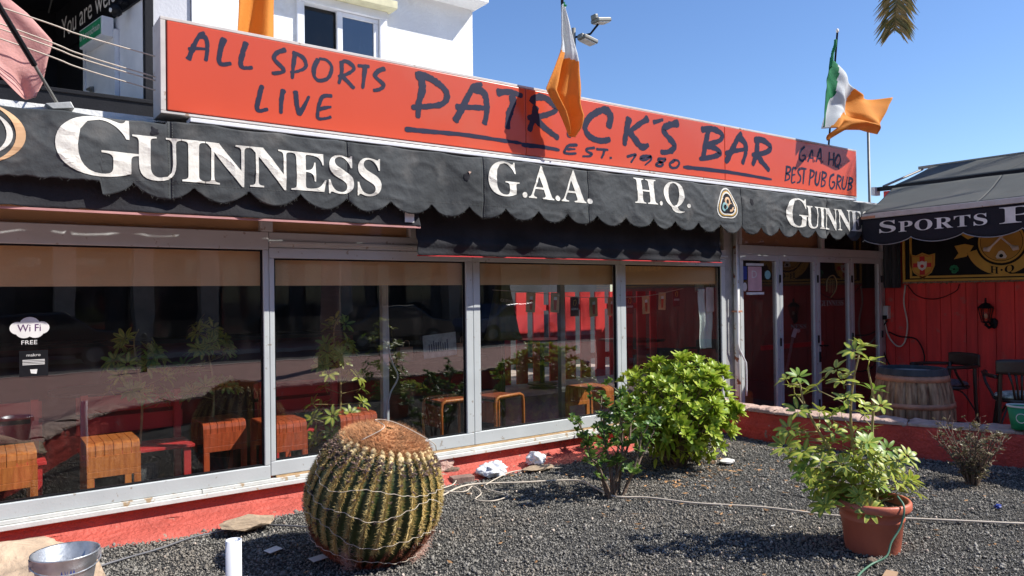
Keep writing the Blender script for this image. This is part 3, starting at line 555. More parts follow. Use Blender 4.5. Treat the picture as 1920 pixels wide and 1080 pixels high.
obj('back_wall', G().box(-4, 1.2, 5.9, 6.1, 2.84, 5.7), 'black', ub); obj('dark_return', swbox(G(), LW, 2.9, 2.9, 5.6, -.1, -.001), 'black', ub)
obj('soffit', G().box(-4, 1.56, 3.2, 6.1, 5.42, 5.5), 'black', ub)
gt = G()
for i in range(7): gt.box(-3.4 + i * .7, -3.385 + i * .7, 3.2, 5.9, 5.405, 5.419)
for i in range(3): gt.box(-4, 1.4, 3.5 + i * .5, 3.515 + i * .5, 5.402, 5.404)
obj('soffit_grid', gt, 'lampm', ub)
sb_ = tag(obj('welcome_sign', swbox(G(), -.05, 2.75, 4.82, 5.40, .003, .03), 'black'), 'black fascia board reading You are welcome above the white terrace door', 'sign')
g = G(); put_text(g, 'You are welcome', lambda x, y: sw(2.5 - 2.45 * x, 4.98 + .26 * y, .038), serif=False); obj('lettering', g, 'letter', sb_)
es = tag(obj('green_sign', swbox(G(), .72, 1.45, 4.58, 4.80, .036, .16), 'pvc', bevel=.005), 'small white light box with green panel above the terrace door', 'sign')
obj('green_panel', swbox(G(), .75, 1.43, 4.60, 4.78, .162, .166), 'green', es)
g = G(); put_text(g, 'el Leprechaun', lambda x, y: sw(1.41 - .64 * x, 4.63 + .11 * y, .169), serif=False); obj('lettering', g, 'letter', es)
cc = thing('security_camera', 'black ball security camera on the terrace wall beside the black post', 'camera', (1.42, 3.35, 5.0))
obj('housing', G().blob(sw(.34, 4.76, .15), (.075,) * 3, 2, 0), 'black', cc, smooth=True); obj('bracket', G().tube([sw(.34, 4.8, .15), sw(.30, 4.86, .1), sw(.30, 4.86, .035)], .022, 8), 'black', cc)
obj('lens', G().tube([sw(.30, 4.73, .21), sw(.30, 4.73, .225)], .022, 12), 'letter', cc)

# ================= sign box =================
sg = thing('bar_sign', 'long red light box sign reading PATRICK\'S BAR above the awning', 'sign', (5.2, -.2, 2.83))
x0, x1, z0, z1 = .99, 9.49, 2.815, 3.455
obj('case', G().box(x0, x1, -.345, -.12, z0, z1), 'signfr', sg, bevel=.006)
obj('frame', G().box(x0, x1, -.372, -.347, z1 - .022, z1).box(x0, x1, -.372, -.347, z0, z0 + .018).box(x0, x0 + .032, -.372, -.347, z0 + .019, z1 - .023).box(x1 - .02, x1, -.372, -.347, z0 + .019, z1 - .023), 'signfr', sg, bevel=.003)
for a, b in ((1.03, 3.98), (3.986, 6.745), (6.751, 9.465)):
    obj('face_panel', G().box(a, b, -.380, -.348, z0 + .022, z1 - .026), 'sign', sg, bevel=.006)
obj('lettering', rough_brush(G(), [(w_ * 1.3, p_) for w_, p_ in SIGN], lambda x, z, k: (x, -.3812 - .00012 * (k % 12), z)), 'ink', sg)
for x in (1.5, 3.2, 5.0, 6.8, 8.6): obj('support_bracket', G().box(x, x + .06, -.30, -.2, 2.70, 2.814).box(x, x + .06, -.30, .0, 2.66, 2.70), 'hoop', sg)

# ================= awning =================
aw = thing('guinness_awning', 'faded black canvas awning with scalloped edge and cream lettering across the bar front', 'awning', (5, -.5, 2.2))
SE = [-.9, 1.02, 2.23, 3.43, 4.62, 6.85, 8.55, 10.35]
def ay(x, z):
    v = (2.74 - z) / .5
    y = -.50 - .015 * math.sin(v * 2.2) + .030 * noise.noise(Vector((x * 1.2, z * 2.2 + x * .5, 1))) + .022 * noise.noise(Vector((x * 3.2, z * 1.2 - x * .8, 5))) - .007 * (1 - abs(noise.noise(Vector((x * 3.0 + z * 4, z * 5 - x * 1.5, 8)))) * 3) ** 2 - .003 * (1 - abs(noise.noise(Vector((x * 7 - z * 6, z * 9, 18)))) * 3) ** 2
    for s in SE: y += .010 * math.exp(-((x - s) / .025) ** 2)
    y -= .03 * max(0, v - .8) * math.sin(x * 18)
    return y
def zbot(x):
    if x < .62: return 2.315 + .014 * noise.noise(Vector((x * 14, 0, 0))) + .004 * noise.noise(Vector((x * 60, 0, 0)))
    p = .355; t = abs(math.sin(math.pi * (x - .45) / p)); z = 2.325 - .095 * t ** .75
    return z + .010 * noise.noise(Vector((x * 5, 3, 0))) + .004 * noise.noise(Vector((x * 45, 3, 0)))
def ztop(x): return 2.735 - .010 * abs(math.sin(x * 7.3)) - .012 * max(0, noise.noise(Vector((x * 1.7, 9, 0)))) + (.01 if x > 1 else -.012)
for a, b in zip(SE, SE[1:]):
    n = int((b - a) * 70)
    obj('cloth_panel', G().grid(lambda u, v, a=a, b=b: (lambda x: (lambda z: (x, ay(x, z), z))(zbot(x) + (ztop(x) - zbot(x)) * v))(a + (b - a) * u), n, 38), 'awn', aw, smooth=True, solid=.002)
# sloping top cloth from the bar back to the wall
obj('top_cloth', G().grid(lambda u, v: (-.9 + 11.25 * u, (ay(-.9 + 11.25 * u, 2.72) + .004) * (1 - v) - .03 * v, ztop(-.9 + 11.25 * u) + .10 * v - .02 * math.sin(math.pi * v)), 300, 8), 'awn', aw, smooth=True)
obj('front_bar', G().tube([(-.9, -.455, 2.70), (10.35, -.455, 2.70)], .018, 10), 'aluold', aw, smooth=True)
# seams: double stitched lines
g = G()
for s_ in SE[1:-1]:
    for dx in (-.012, .012):
        zz = zbot(s_) + .01
        while zz < ztop(s_) - .01:
            x = s_ + dx; g.poly([(x - .0018, ay(x, zz) - .0035, zz), (x + .0018, ay(x, zz) - .0035, zz), (x + .0018, ay(x, zz + .011) - .0035, zz + .011), (x - .0018, ay(x, zz + .011) - .0035, zz + .011)]); zz += .017
xx = .62
while xx < 10.3:
    for zz in (2.338,): g.poly([(xx, ay(xx, zz) - .003, zz), (xx + .012, ay(xx + .012, zz) - .003, zz), (xx + .012, ay(xx + .012, zz) - .003, zz + .002), (xx, ay(xx, zz) - .003, zz + .002)])
    xx += .02
obj('stitching', g, 'greyc', aw)['kind'] = 'stuff'
def awt(body, X0, X1, Z0, Z1, cut=(20, 12), o=.005, sp=1.0, m_='cream'):
    g = G(); put_text(g, body, lambda x, y: (X0 + (X1 - X0) * x, ay(X0 + (X1 - X0) * x, Z0 + (Z1 - Z0) * y) - o, Z0 + (Z1 - Z0) * y), cut=cut, spacing=sp); return obj('lettering', g, m_, aw, smooth=False)
awt('G', .385, .845, 2.345, 2.71, (18, 16)); awt('UINNESS', .80, 2.50, 2.345, 2.632, (60, 14), o=.0056, sp=.92)
awt('G.A.A.', 3.47, 4.66, 2.425, 2.722, (44, 14)); awt('H.Q.', 5.18, 6.0, 2.405, 2.722, (32, 14))
awt('G', 7.66, 8.12, 2.345, 2.69, (16, 16)); awt('UINNESS', 8.07, 9.76, 2.345, 2.622, (60, 14), o=.0056, sp=.92)
def wrap(pts, o): return [(x, ay(x, z) - o, z) for x, z in pts]
def shieldpts(cx, cz, r, n=40, p=1.1):
    out = []
    for k in range(n):
        a = 2 * math.pi * k / n + math.pi / 2; rr = r * (1 + .13 * math.cos(3 * (a - math.pi / 2))) ; out.append((cx + rr * math.cos(a) * .86 * p, cz + rr * math.sin(a)))
    return out
def disc(g, P, o, c):
    b = len(g.v); g.v.append((c[0], ay(*c) - o, c[1])); g.v += wrap(P, o); n = len(P)
    for k in range(n): g.face((b, b + 1 + k, b + 1 + (k + 1) % n))
for r, m_, o in ((.165, 'cream', .004), (.150, 'awn', .0055), (.138, 'gold', .007), (.126, 'cream', .0085), (.110, 'awn2', .010)):
    g = G(); disc(g, shieldpts(6.59, 2.535, r), o, (6.59, 2.535)); obj('emblem', g, m_, aw)
for dx, dz, m_ in ((0, .04, 'peach'), (-.045, -.02, 'teal'), (.045, -.02, 'peach')):
    g = G()
    for k in range(20):
        a0, a1 = 2 * math.pi * k / 20, 2 * math.pi * (k + 1) / 20; c = (6.59 + dx, 2.53 + dz)
        g.poly(wrap([(c[0] + .045 * math.cos(a0), c[1] + .05 * math.sin(a0)), (c[0] + .045 * math.cos(a1), c[1] + .05 * math.sin(a1)), (c[0] + .022 * math.cos(a1), c[1] + .026 * math.sin(a1)), (c[0] + .022 * math.cos(a0), c[1] + .026 * math.sin(a0))], .0115))
    obj('emblem_ring', g, m_, aw)
# round seal at the far left: two pale rings with a harp
for r0, r1 in ((.17, .20), (.215, .262)):
    g = G()
    for k in range(48):
        a0, a1 = 2 * math.pi * k / 48, 2 * math.pi * (k + 1) / 48; c = (-.02, 2.55)
        P = [(c[0] + r0 * math.cos(a0), c[1] + r0 * .85 * math.sin(a0)), (c[0] + r0 * math.cos(a1), c[1] + r0 * .85 * math.sin(a1)), (c[0] + r1 * math.cos(a1), c[1] + r1 * .7 * math.sin(a1)), (c[0] + r1 * math.cos(a0), c[1] + r1 * .7 * math.sin(a0))]
        g.poly(wrap(P, .005))
    obj('seal_ring', g, 'peach' if r0 > .2 else 'cream', aw)
# holes in the canvas
for hx, hz in ((3.27, 2.57), (.93, 2.66), (7.02, 2.60)):
    g = G(); P = [(hx + random.uniform(.014, .04) * math.cos(a), hz + random.uniform(.014, .05) * math.sin(a)) for a in [i * .7 for i in range(9)]]; disc(g, P, .0045, (hx, hz)); obj('tear', g, 'awn2', aw)
obj('frayed_patch', G().blob((3.29, -.52, 2.60), (.018, .008, .016), 1, .4, 3), 'cap', aw)
# frayed threads on the hem
g = G()
for i in range(330):
    x = random.uniform(-.3, 10.2); z = zbot(x); l = random.uniform(.004, .016); d = random.uniform(-.015, .015); y = ay(x, z) - .002
    g.poly([(x, y, z + .002), (x + .0012, y, z + .002), (x + .0012 + d, y - .004, z - l), (x + d, y - .004, z - l)])
obj('frayed_threads', g, 'greyc', aw)['kind'] = 'stuff'
# dark inner screen hanging just behind the scallops
iw = thing('rolled_screen', 'black roll-down canvas screen hanging behind the scalloped awning edge', 'screen', (3, -.42, 2.1))
def iy(x, z, lo): return (-.44 if lo > 2 else -.315) + .012 * noise.noise(Vector((x * 2.3, z * 3, 0))) - .035 * math.exp(-((z - lo - .10) / .035) ** 2) * (1 if x > 2.88 else 0) - .02 * max(0, 1 - (z - lo) / .08) * (1 + math.sin(x * 9 + 2 * noise.noise(Vector((x * 2, 0, 0)))))
for a, b, lo in ((-.9, 2.86, 2.145), (2.9, 6.72, 1.925)):
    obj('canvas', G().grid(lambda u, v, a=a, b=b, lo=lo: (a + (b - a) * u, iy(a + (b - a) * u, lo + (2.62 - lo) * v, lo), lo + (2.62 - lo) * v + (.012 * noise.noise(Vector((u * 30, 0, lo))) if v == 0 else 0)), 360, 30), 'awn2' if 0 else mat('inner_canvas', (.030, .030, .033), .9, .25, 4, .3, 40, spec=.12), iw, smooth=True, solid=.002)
obj('hem_bar', G().box(-.9, 2.86, -.465, -.445, 2.128, 2.142), mat('faded_pink_bar', (.5, .24, .22), .6), iw)
obj('hem_bar', G().box(2.9, 6.72, -.345, -.33, 1.916, 1.924), 'redp', iw)
obj('care_tag', G().box(2.72, 2.80, -.472, -.469, 2.17, 2.25), 'letter', iw)
# white metal awning cassette under the sign, set forward into the sun
tag(obj('white_cassette', G().box(1.15, 9.3, -.47, -.36, 2.757, 2.785), 'pvc', bevel=.004), 'thin white metal awning cassette running between red sign and black awning', 'channel')
# ================= right hand terrace =================
pw = thing('plank_wall', 'dark red vertical plank wall closing the terrace on the right', 'wall', (10.85, -2.5, -.25))
y = -.02; 
while y > -6.2:
    wdt = random.choice([.19, .2, .14, .22, .24]); g = G().box(10.85, 10.875 + random.uniform(0, .008), y - wdt + .006, y, -.25, 1.69); obj('plank', g, 'redwood', pw, bevel=.004); y -= wdt
obj('backing', G().box(10.89, 10.97, -6.2, .0, -.25, 3.05), 'redwood', pw)
pb = thing('pub_board', 'black board with gold border and painted crests above the red plank wall', 'board', (10.82, -1.5, 1.72))
obj('board', G().box(10.82, 10.88, -6.2, -.33, 1.735, 2.62), 'black', pb)
def yz(g, pts, x, h=.004): return g.prism([(x, a, b) for a, b in pts], (-h, 0, 0))
obj('gold_border', G().box(10.80, 10.819, -6.2, -.335, 1.705, 1.735).box(10.80, 10.819, -.335, -.305, 1.705, 2.62).box(10.812, 10.819, -6.2, -.40, 1.752, 1.782).box(10.812, 10.819, -.43, -.40, 1.783, 2.62), 'gold', pb)
def circ(cy_, cz_, r, n=40, a0=0, a1=2 * math.pi): return [(cy_ - r * math.cos(a0 + (a1 - a0) * k / n), cz_ + r * math.sin(a0 + (a1 - a0) * k / n)) for k in range(n)]
# shield crest
SH = [(-.17, .17), (-.09, .15), (0, .185), (.09, .15), (.17, .17), (.165, .0), (.12, -.1), (0, -.185), (-.12, -.1), (-.165, 0)]
def sh(k, cy_=-.575, cz_=1.925): return [(cy_ - a * k, cz_ + b * k) for a, b in SH]
obj('crest', yz(G(), sh(1), 10.818, .006), 'gold', pb); obj('crest_field', yz(yz(G(), sh(.88), 10.811, .001), sh(.87), 10.8098, .001), 'redp', pb)
obj('crest_quarter', yz(G(), sh(.84), 10.8085, .0015), 'gold', pb)
obj('crest_cross', G().box(10.8045, 10.8065, -.61, -.54, 1.80, 2.06).box(10.8042, 10.8064, -.70, -.45, 1.905, 1.965), 'redp', pb)
obj('crest_badge', yz(G(), sh(.38), 10.804, .002), 'letter', pb); obj('crest_hand', yz(G(), circ(-.575, 1.92, .025, 12), 10.8015, .002), 'redp', pb)
# roundel with crossed hurleys and ribbon
cy0, cz0 = -1.57, 2.20
obj('roundel', yz(G(), circ(cy0, cz0, .285), 10.8175, .004), 'black', pb); obj('roundel_ring', yz(G(), circ(cy0, cz0, .275), 10.813, .003), 'gold', pb)
obj('roundel_line', yz(G(), circ(cy0, cz0, .25), 10.8098, .001), 'black', pb); obj('roundel_field', yz(G(), circ(cy0, cz0, .243), 10.8085, .002), 'goldd', pb)
for sx in (-1, 1):
    g = G(); g.tube([(10.80, cy0 - sx * .14, cz0 + .2), (10.80, cy0 + sx * .13, cz0 - .07)], .012, 6); obj('hurley', g, 'letter', pb)
    g = G(); g.tube([(10.80, cy0 + sx * .115, cz0 - .055), (10.80, cy0 + sx * .15, cz0 - .092), (10.80, cy0 + sx * .20, cz0 - .085)], [.015, .034, .026], 8); obj('hurley_head', g, 'letter', pb)
obj('badge', yz(G(), [(cy0 - a, cz0 - .17 + b) for a, b in [(-.065, -.02), (-.05, -.045), (.05, -.045), (.065, -.02), (.03, .045), (0, .06), (-.03, .045)]], 10.8065, .003), 'letter', pb); obj('badge_knot', yz(G(), circ(cy0, cz0 - .18, .024, 12), 10.803, .002), 'black', pb)
A_ = [math.pi * (1.09 + .82 * k / 20) for k in range(21)]
def arc(r): return [(cy0 - r * math.cos(a), cz0 + r * math.sin(a)) for a in A_]
for nm_, r0, r1, xx, mm in (('ribbon_edge', .295, .437, 10.8170, 'black'), ('ribbon', .305, .427, 10.8130, 'gold')):
    g = G(); p0, p1 = arc(r0), arc(r1)
    for k in range(20): yz(g, [p0[k], p0[k + 1], p1[k + 1], p1[k]], xx, .003)
    obj(nm_, g, mm, pb)
for s_ in (1, -1):
    obj('ribbon_tail', yz(G(), [(cy0 + s_ * a, cz0 + b) for a, b in [(.33, -.03), (.42, -.17), (.58, -.20), (.52, -.12), (.57, -.02), (.44, .0)]], 10.8170, .003), 'gold', pb)
    obj('ribbon_top', yz(G(), [(cy0 + s_ * a, cz0 + b) for a, b in [(.31, .09), (.40, .06), (.48, .12), (.44, .18), (.50, .28), (.36, .30)]], 10.8170, .003), 'gold', pb)
g = G(); put_text(g, 'H', lambda x, y: (10.8088, cy0 + .135 - .10 * x, cz0 - .395 + .09 * y - .022 * x)); obj('lettering', g, 'black', pb)
g = G(); put_text(g, 'Q', lambda x, y: (10.8088, cy0 - .035 - .11 * x, cz0 - .430 + .115 * y + .022 * x)); obj('lettering', g, 'black', pb); obj('dot', yz(G(), circ(cy0 + .0, cz0 - .365, .014, 8), 10.809, .0005), 'black', pb)
g = G()
for a in (.5, 1.9, 2.6 + .6, 4.7):
    for da in (-.3, .3): yz(g, circ(-.99 + .035 * math.cos(a + da), 1.865 + .035 * math.sin(a + da), .024, 10), 10.8175 - .0003 * a, .002)
obj('shamrock', g, 'green', pb)
g = G(); put_text(g, 'Beer', lambda x, y: (10.8175, -3.55 - .55 * x, 2.02 + .22 * y), serif=True); put_text(g, 'Garden', lambda x, y: (10.8175, -4.35 - .95 * x, 2.02 + .22 * y), serif=True); obj('lettering', g, 'gold', pb)
g = G()
for i in range(1500):
    yy = random.uniform(-6.1, -.3); zz = random.uniform(1.675, 1.70); a = random.uniform(-.05, .05); g.poly([(10.83 - random.uniform(0, .04), yy, zz), (10.83 - random.uniform(0, .04), yy + .004, zz), (10.81 - random.uniform(0, .05), yy + a, zz + random.uniform(-.03, .03))])
g.box(10.80, 10.85, -6.2, -.3, 1.682, 1.70); o = obj('straw_fringe', g, 'thatch', pb); o['kind'] = 'stuff'
# dark curtain between the doors and the board
cur = obj('dark_curtain', G().grid(lambda u, v: (10.80 - .03 * math.sin(u * 14), -.03 - .26 * u, 1.62 + .98 * v), 24, 4), 'curtain', smooth=True, solid=.004); tag(cur, 'dark grey canvas flap hanging between the doors and the painted board', 'flap')
# awning on the right
ra = thing('sports_awning', 'grey canvas awning with black scalloped valance lettered SPORTS over the terrace', 'awning', (10.4, -2, 2.6))
def bx(y): return 9.25 + .136 * (y + .57)
for a, b in ((-.57, -2.0), (-2.005, -3.5), (-3.505, -5.6)):
    obj('canvas_panel', G().grid(lambda u, v, a=a, b=b: (lambda y: (bx(y) * (1 - v) + 10.86 * v, y + .42 * v * (1 if y > -5 else 1), 2.565 + .515 * v - .03 * math.sin(math.pi * v) + .006 * noise.noise(Vector((y * 2, v * 3, 0)))))(a + (b - a) * u), 60, 14), 'greyc', ra, smooth=True, solid=.004)
    obj('upper_panel', G().grid(lambda u, v, a=a, b=b: (lambda y: (10.93 * (1 - v) + 11.75 * v, y + .42 - .16 * v, 3.13 + .33 * v - .012 * math.sin(math.pi * v)))(a + (b - a) * u), 60, 8), 'greyc', ra, smooth=True, solid=.004)
obj('front_rail', G().prism([(bx(-.57) - .02, -.57, 2.50), (bx(-.57) + .03, -.57, 2.50), (bx(-.57) + .03, -.57, 2.565), (bx(-.57) - .02, -.57, 2.565)], (-.136 * 5.0, -5.0, 0)), 'signfr', ra, bevel=.006)
obj('rail_cap', G().prism([(bx(-.56) - .026, -.562, 2.504), (bx(-.56) - .02, -.562, 2.504), (bx(-.56) - .02, -.562, 2.535), (bx(-.56) - .026, -.562, 2.535)], (-.027, -.2, 0)), 'hoop', ra)
obj('middle_bar', G().box(10.86, 10.93, -5.2, .08, 3.06, 3.12), 'black', ra, bevel=.004); obj('cassette_end', G().box(10.80, 10.95, .08, .14, 3.0, 3.12), 'signfr', ra, bevel=.004)
obj('back_bar', G().box(11.74, 11.79, -5.4, -.1, 3.44, 3.48), 'lampm', ra)
obj('side_arm', G().tube([(11.75, -.16, 3.43), (10.93, .02, 3.13)], .018, 8), 'lampm', ra)
def vb(y): return 2.235 - .075 * abs(math.sin(math.pi * (y + .60) / .62)) ** .7
obj('valance', G().grid(lambda u, v: (lambda y: (bx(y) + .005 + .02 * noise.noise(Vector((y * 3, v, 0))), y, vb(y) + (2.50 - vb(y)) * v))(-.57 - 5.0 * u), 520, 8), 'navy', ra, smooth=True, solid=.003)
e_ = G()
for i in range(500):
    y0, y1 = -.57 - 5.0 * i / 500, -.57 - 5.0 * (i + 1) / 500; e_.tube([(bx(y0) - .002, y0, vb(y0)), (bx(y1) - .002, y1, vb(y1))], .005, 4, cap=False)
obj('valance_piping', e_, 'aluold', ra)
def vt(body, Y0, Y1, Z0, Z1, s1=1.):
    g = G(); put_text(g, body, lambda x, y: (bx(Y0 + (Y1 - Y0) * x) - .018, Y0 + (Y1 - Y0) * x, Z0 + (Z1 - Z0) * y), spacing=1.05); obj('lettering', g, 'letter', ra)
vt('S', -.815, -1.035, 2.305, 2.455); vt('PORTS', -1.07, -2.11, 2.298, 2.43); vt('P', -2.235, -2.62, 2.295, 2.47)
obj('side_flap', G().grid(lambda u, v: (bx(-.57) + .05 + .45 * u, -.565 + .1 * u, 2.2 + .06 * u + (2.50 + .14 * u - 2.2 - .06 * u) * v), 10, 6), 'navy', ra, solid=.003)
# wall lantern
ln = thing('wall_lantern', 'black carriage lantern mounted on the red plank wall', 'lantern', (10.73, -1.41, 1.27))
obj('roof', G().lathe([(.0, .15), (.012, .15), (.015, .11), (.05, .095), (.095, .045), (.10, .035), (.0, .034)], 6, (10.72, -1.41, 1.30)), 'black', ln); obj('finial', G().blob((10.72, -1.41, 1.46), (.014,) * 3, 1, 0), 'black', ln)
g = G()
for k in range(6): a = k * math.pi / 3; g.tube([(10.72 + .085 * math.cos(a), -1.41 + .085 * math.sin(a), 1.335), (10.72 + .05 * math.cos(a), -1.41 + .05 * math.sin(a), 1.17)], .006, 5)
g.lathe([(.0, -.02), (.055, 0), (.055, .012), (0, .014)], 6, (10.72, -1.41, 1.155)).blob((10.72, -1.41, 1.12), (.02, .02, .025), 1, 0); obj('cage', g, 'black', ln)
obj('pane', G().lathe([(.048, 1.175), (.08, 1.332)], 6, (10.72, -1.41, 0)), glassmat('lantern_glass', (.85, .75, .6), 1.), ln); obj('bulb', G().blob((10.72, -1.41, 1.235), (.022, .022, .035), 2, 0), 'letter', ln, smooth=True)
obj('bracket', G().tube([(10.72, -1.41, 1.12), (10.76, -1.43, 1.08), (10.80, -1.45, 1.10), (10.845, -1.45, 1.14)], .018, 8).blob((10.83, -1.46, 1.14), (.025, .05, .07), 2, .2, 3), 'black', ln)
# electrics at the left end of the plank wall
eb = thing('socket_box', 'small grey socket box with dangling cables beside the folding doors', 'socket box', (10.80, -.06, 1.25)); obj('housing', G().box(10.77, 10.849, -.10, -.02, 1.17, 1.36), 'signfr', eb, bevel=.008); obj('plug', G().box(10.74, 10.77, -.085, -.03, 1.16, 1.22), 'black', eb)
tag(obj('beige_cable', G().tube(catmull([(10.80, .0, 1.72), (10.80, -.02, 1.5), (10.80, -.01, 1.3), (10.79, -.08, .95), (10.78, -.22, .78), (10.79, -.32, .84), (10.80, -.36, 1.1), (10.81, -.31, 1.4), (10.82, -.33, 1.66)], 6), .011, 7), 'cord', smooth=True), 'pale beige cable looping down the plank wall beside the doors', 'cable')
tag(obj('black_cable', G().tube(catmull([(10.79, -.08, 1.15), (10.78, .02, .98), (10.78, .0, .75), (10.77, -.15, .45), (10.77, -.42, .38), (10.77, -.6, .6), (10.78, -.5, .88), (10.79, -.25, .92), (10.78, -.1, .98)], 8), .010, 7), 'black', smooth=True), 'coiled black cable hanging against the red planks beside the doors', 'cable')
tag(obj('loose_wire', G().tube(catmull([(10.83, -.35, 1.66), (10.82, -.5, 1.50), (10.82, -.75, 1.46), (10.82, -1.0, 1.56), (10.83, -1.05, 1.66)], 6), .006, 5), 'black', smooth=True), 'thin dark wire sagging across the planks just below the straw fringe', 'wire')
# wine barrel: staves, hoops, rim
bc = (7.98, -1.78, -.25); brl = thing('barrel', 'weathered oak barrel with rusty hoops standing behind the low wall', 'barrel', bc)
def br(z): return .30 + .085 * math.sin(math.pi * min(1, max(0, z / 1.02))) ** .9
for k in range(22):
    a0, a1 = 2 * math.pi * k / 22, 2 * math.pi * (k + 1) / 22 - .008; g = G()
    g.grid(lambda u, v: (bc[0] + (br(v * 1.02) + .0008 * (k % 3)) * math.cos(a0 + (a1 - a0) * u), bc[1] + (br(v * 1.02) + .0008 * (k % 3)) * math.sin(a0 + (a1 - a0) * u), bc[2] + v * 1.02), 3, 12); obj('stave', g, 'stave', brl, smooth=True, solid=.02)
obj('head', G().lathe([(0, .985), (.295, .985), (.295, .96)], 40, bc), 'aluold', brl)
for z, h in ((.93, .055), (.66, .05), (.36, .05), (.06, .055)): obj('hoop', G().lathe([(br(z - h / 2) + .004, z - h / 2), (br(z - h / 2) + .019, z - h / 2), (br(z + h / 2) + .019, z + h / 2), (br(z + h / 2) + .004, z + h / 2)], 48, bc), 'hoop' if z < .9 else 'hoop', brl, smooth=True)
obj('rim_band', G().lathe([(br(.97) + .006, .962), (br(.97) + .020, .964), (br(1.02) + .018, 1.025), (.275, 1.025), (.275, .985)], 48, bc), 'curtain', brl)
# bar chairs
def bar_chair(name, label, cush, slats):
    t = thing(name, label, 'chair')
    g = G().lathe([(0, .73), (.20, .73), (.215, .745), (.21, .762), (0, .765)], 28); obj('seat', g, 'blackwood', t, smooth=False)
    obj('cushion', G().lathe([(0, .825), (.12, .82), (.19, .80), (.205, .78), (.195, .767), (0, .766)], 28), cush, t, smooth=True)
    for sx in (-1, 1):
        obj('leg', G().tube(catmull([(.15, sx * .15, .74), (.18, sx * .18, .45), (.20, sx * .205, .0)], 5), [.019] * 11, 8), 'blackwood', t, smooth=True)
        obj('leg', G().tube(catmull([(-.20, sx * .17, 1.06 if slats else 1.0), (-.19, sx * .18, .76), (-.20, sx * .19, .42), (-.25, sx * .20, 0)], 5), .020, 8), 'blackwood', t, smooth=True)
        obj('armrest', G().tube(catmull([(-.20, sx * .20, .98), (-.02, sx * .27, .985), (.20, sx * .27, .985), (.25, sx * .25, .98)], 5), [.02] * 15 + [.03], 8).tube(catmull([(.17, sx * .27, .975), (.13, sx * .26, .9), (.02, sx * .22, .80), (-.02, sx * .20, .75)], 5), .014, 7), 'blackwood', t, smooth=True)
    ft = G()
    for k in range(28):
        a, b = 2 * math.pi * k / 28, 2 * math.pi * (k + 1) / 28; ft.tube([(.185 * math.cos(a) * 1.05, .185 * math.sin(a), .32), (.185 * math.cos(b) * 1.05, .185 * math.sin(b), .32)], .012, 6, cap=False)
    obj('foot_ring', ft, 'blackwood', t)
    g = G()
    for sx in (-1, 1): g.tube(catmull([(.17, sx * .17, .48), (.10, sx * .08, .68), (.0, 0, .72)], 5), .010, 6).tube(catmull([(-.19, sx * .18, .48), (-.10, sx * .10, .68), (.0, 0, .72)], 5), .010, 6)
    obj('brace', g, 'blackwood', t, smooth=True)
    zt = 1.16 if slats else 1.12
    def bk(u, v): a = -1.0 + 2.0 * u; return (-.215 - .03 * math.cos(a * 1.4) - .0 * v, .21 * math.sin(a * 1.35) / math.sin(1.35), (zt - .15) + .15 * v * (1 - .12 * abs(a) ** 3))
    obj('backrest', G().grid(bk, 18, 5), 'blackwood', t, smooth=True, solid=.022)
    if slats:
        for k in range(5):
            y0 = -.055 + .0275 * k; y1 = -.11 + .055 * k; obj('slat', G().tube([(-.21, y0, .77), (-.225, (y0 + y1) / 2 * .9, .9), (-.242, y1, 1.03)], [.012, .009, .014], 6), 'blackwood', t, smooth=True)
    return t
c1 = bar_chair('bar_chair', 'tall dark bentwood bar chair with armrests beside the barrel', 'cushion2', False); c1.location = (8.92, -1.72, -.25); c1.rotation_euler = (0, 0, R(158)); c1['group'] = 'bar chairs on the terrace'
c2 = bar_chair('bar_chair', 'tall dark bar chair with slatted back and striped cushion, nearest the lantern', 'cushion', True); c2.location = (8.36, -2.62, -.25); c2.rotation_euler = (0, 0, R(28)); c2['group'] = 'bar chairs on the terrace'
tb = thing('terrace_table', 'dark table edge with jug partly hidden at the right frame edge', 'table', (8.9, -3.2, -.25)); obj('table_top', G().box(8.75, 9.5, -3.9, -3.05, .76, .80), 'blackwood', tb, bevel=.006); obj('leg', G().tube([(9.1, -3.4, -.25), (9.1, -3.4, .76)], .04, 10), 'blackwood', tb); obj('base', G().lathe([(0, .03), (.25, .03), (.25, 0)], 24, (9.1, -3.4, -.25)), 'blackwood', tb)
# green ice bucket on the wall
gb = (7.53, -2.94, .345); gk = thing('green_bucket', 'small green beer bucket with white rim standing on the low wall', 'bucket', gb)
obj('body', G().lathe([(0, 0), (.075, 0), (.105, .20), (.098, .20), (.07, .012), (0, .012)], 32, gb), 'green', gk, smooth=True); obj('rim', G().lathe([(.105, .195), (.112, .2), (.112, .212), (.098, .212), (.098, .2)], 32, gb), 'letter', gk)
g = G()
for k in range(20):
    a0, a1 = 2 * math.pi * k / 20, 2 * math.pi * (k + 1) / 20
    def cp(a, r): th = math.atan2(-2.7, -7.5) + r * math.cos(a) / .1; z = .105 + r * math.sin(a); q = .0772 + .15 * z; return (gb[0] + q * math.cos(th), gb[1] + q * math.sin(th), gb[2] + z)
    g.poly([cp(a0, .045), cp(a1, .045), cp(a1, .037), cp(a0, .037)])
obj('printed_ring', g, 'letter', gk)

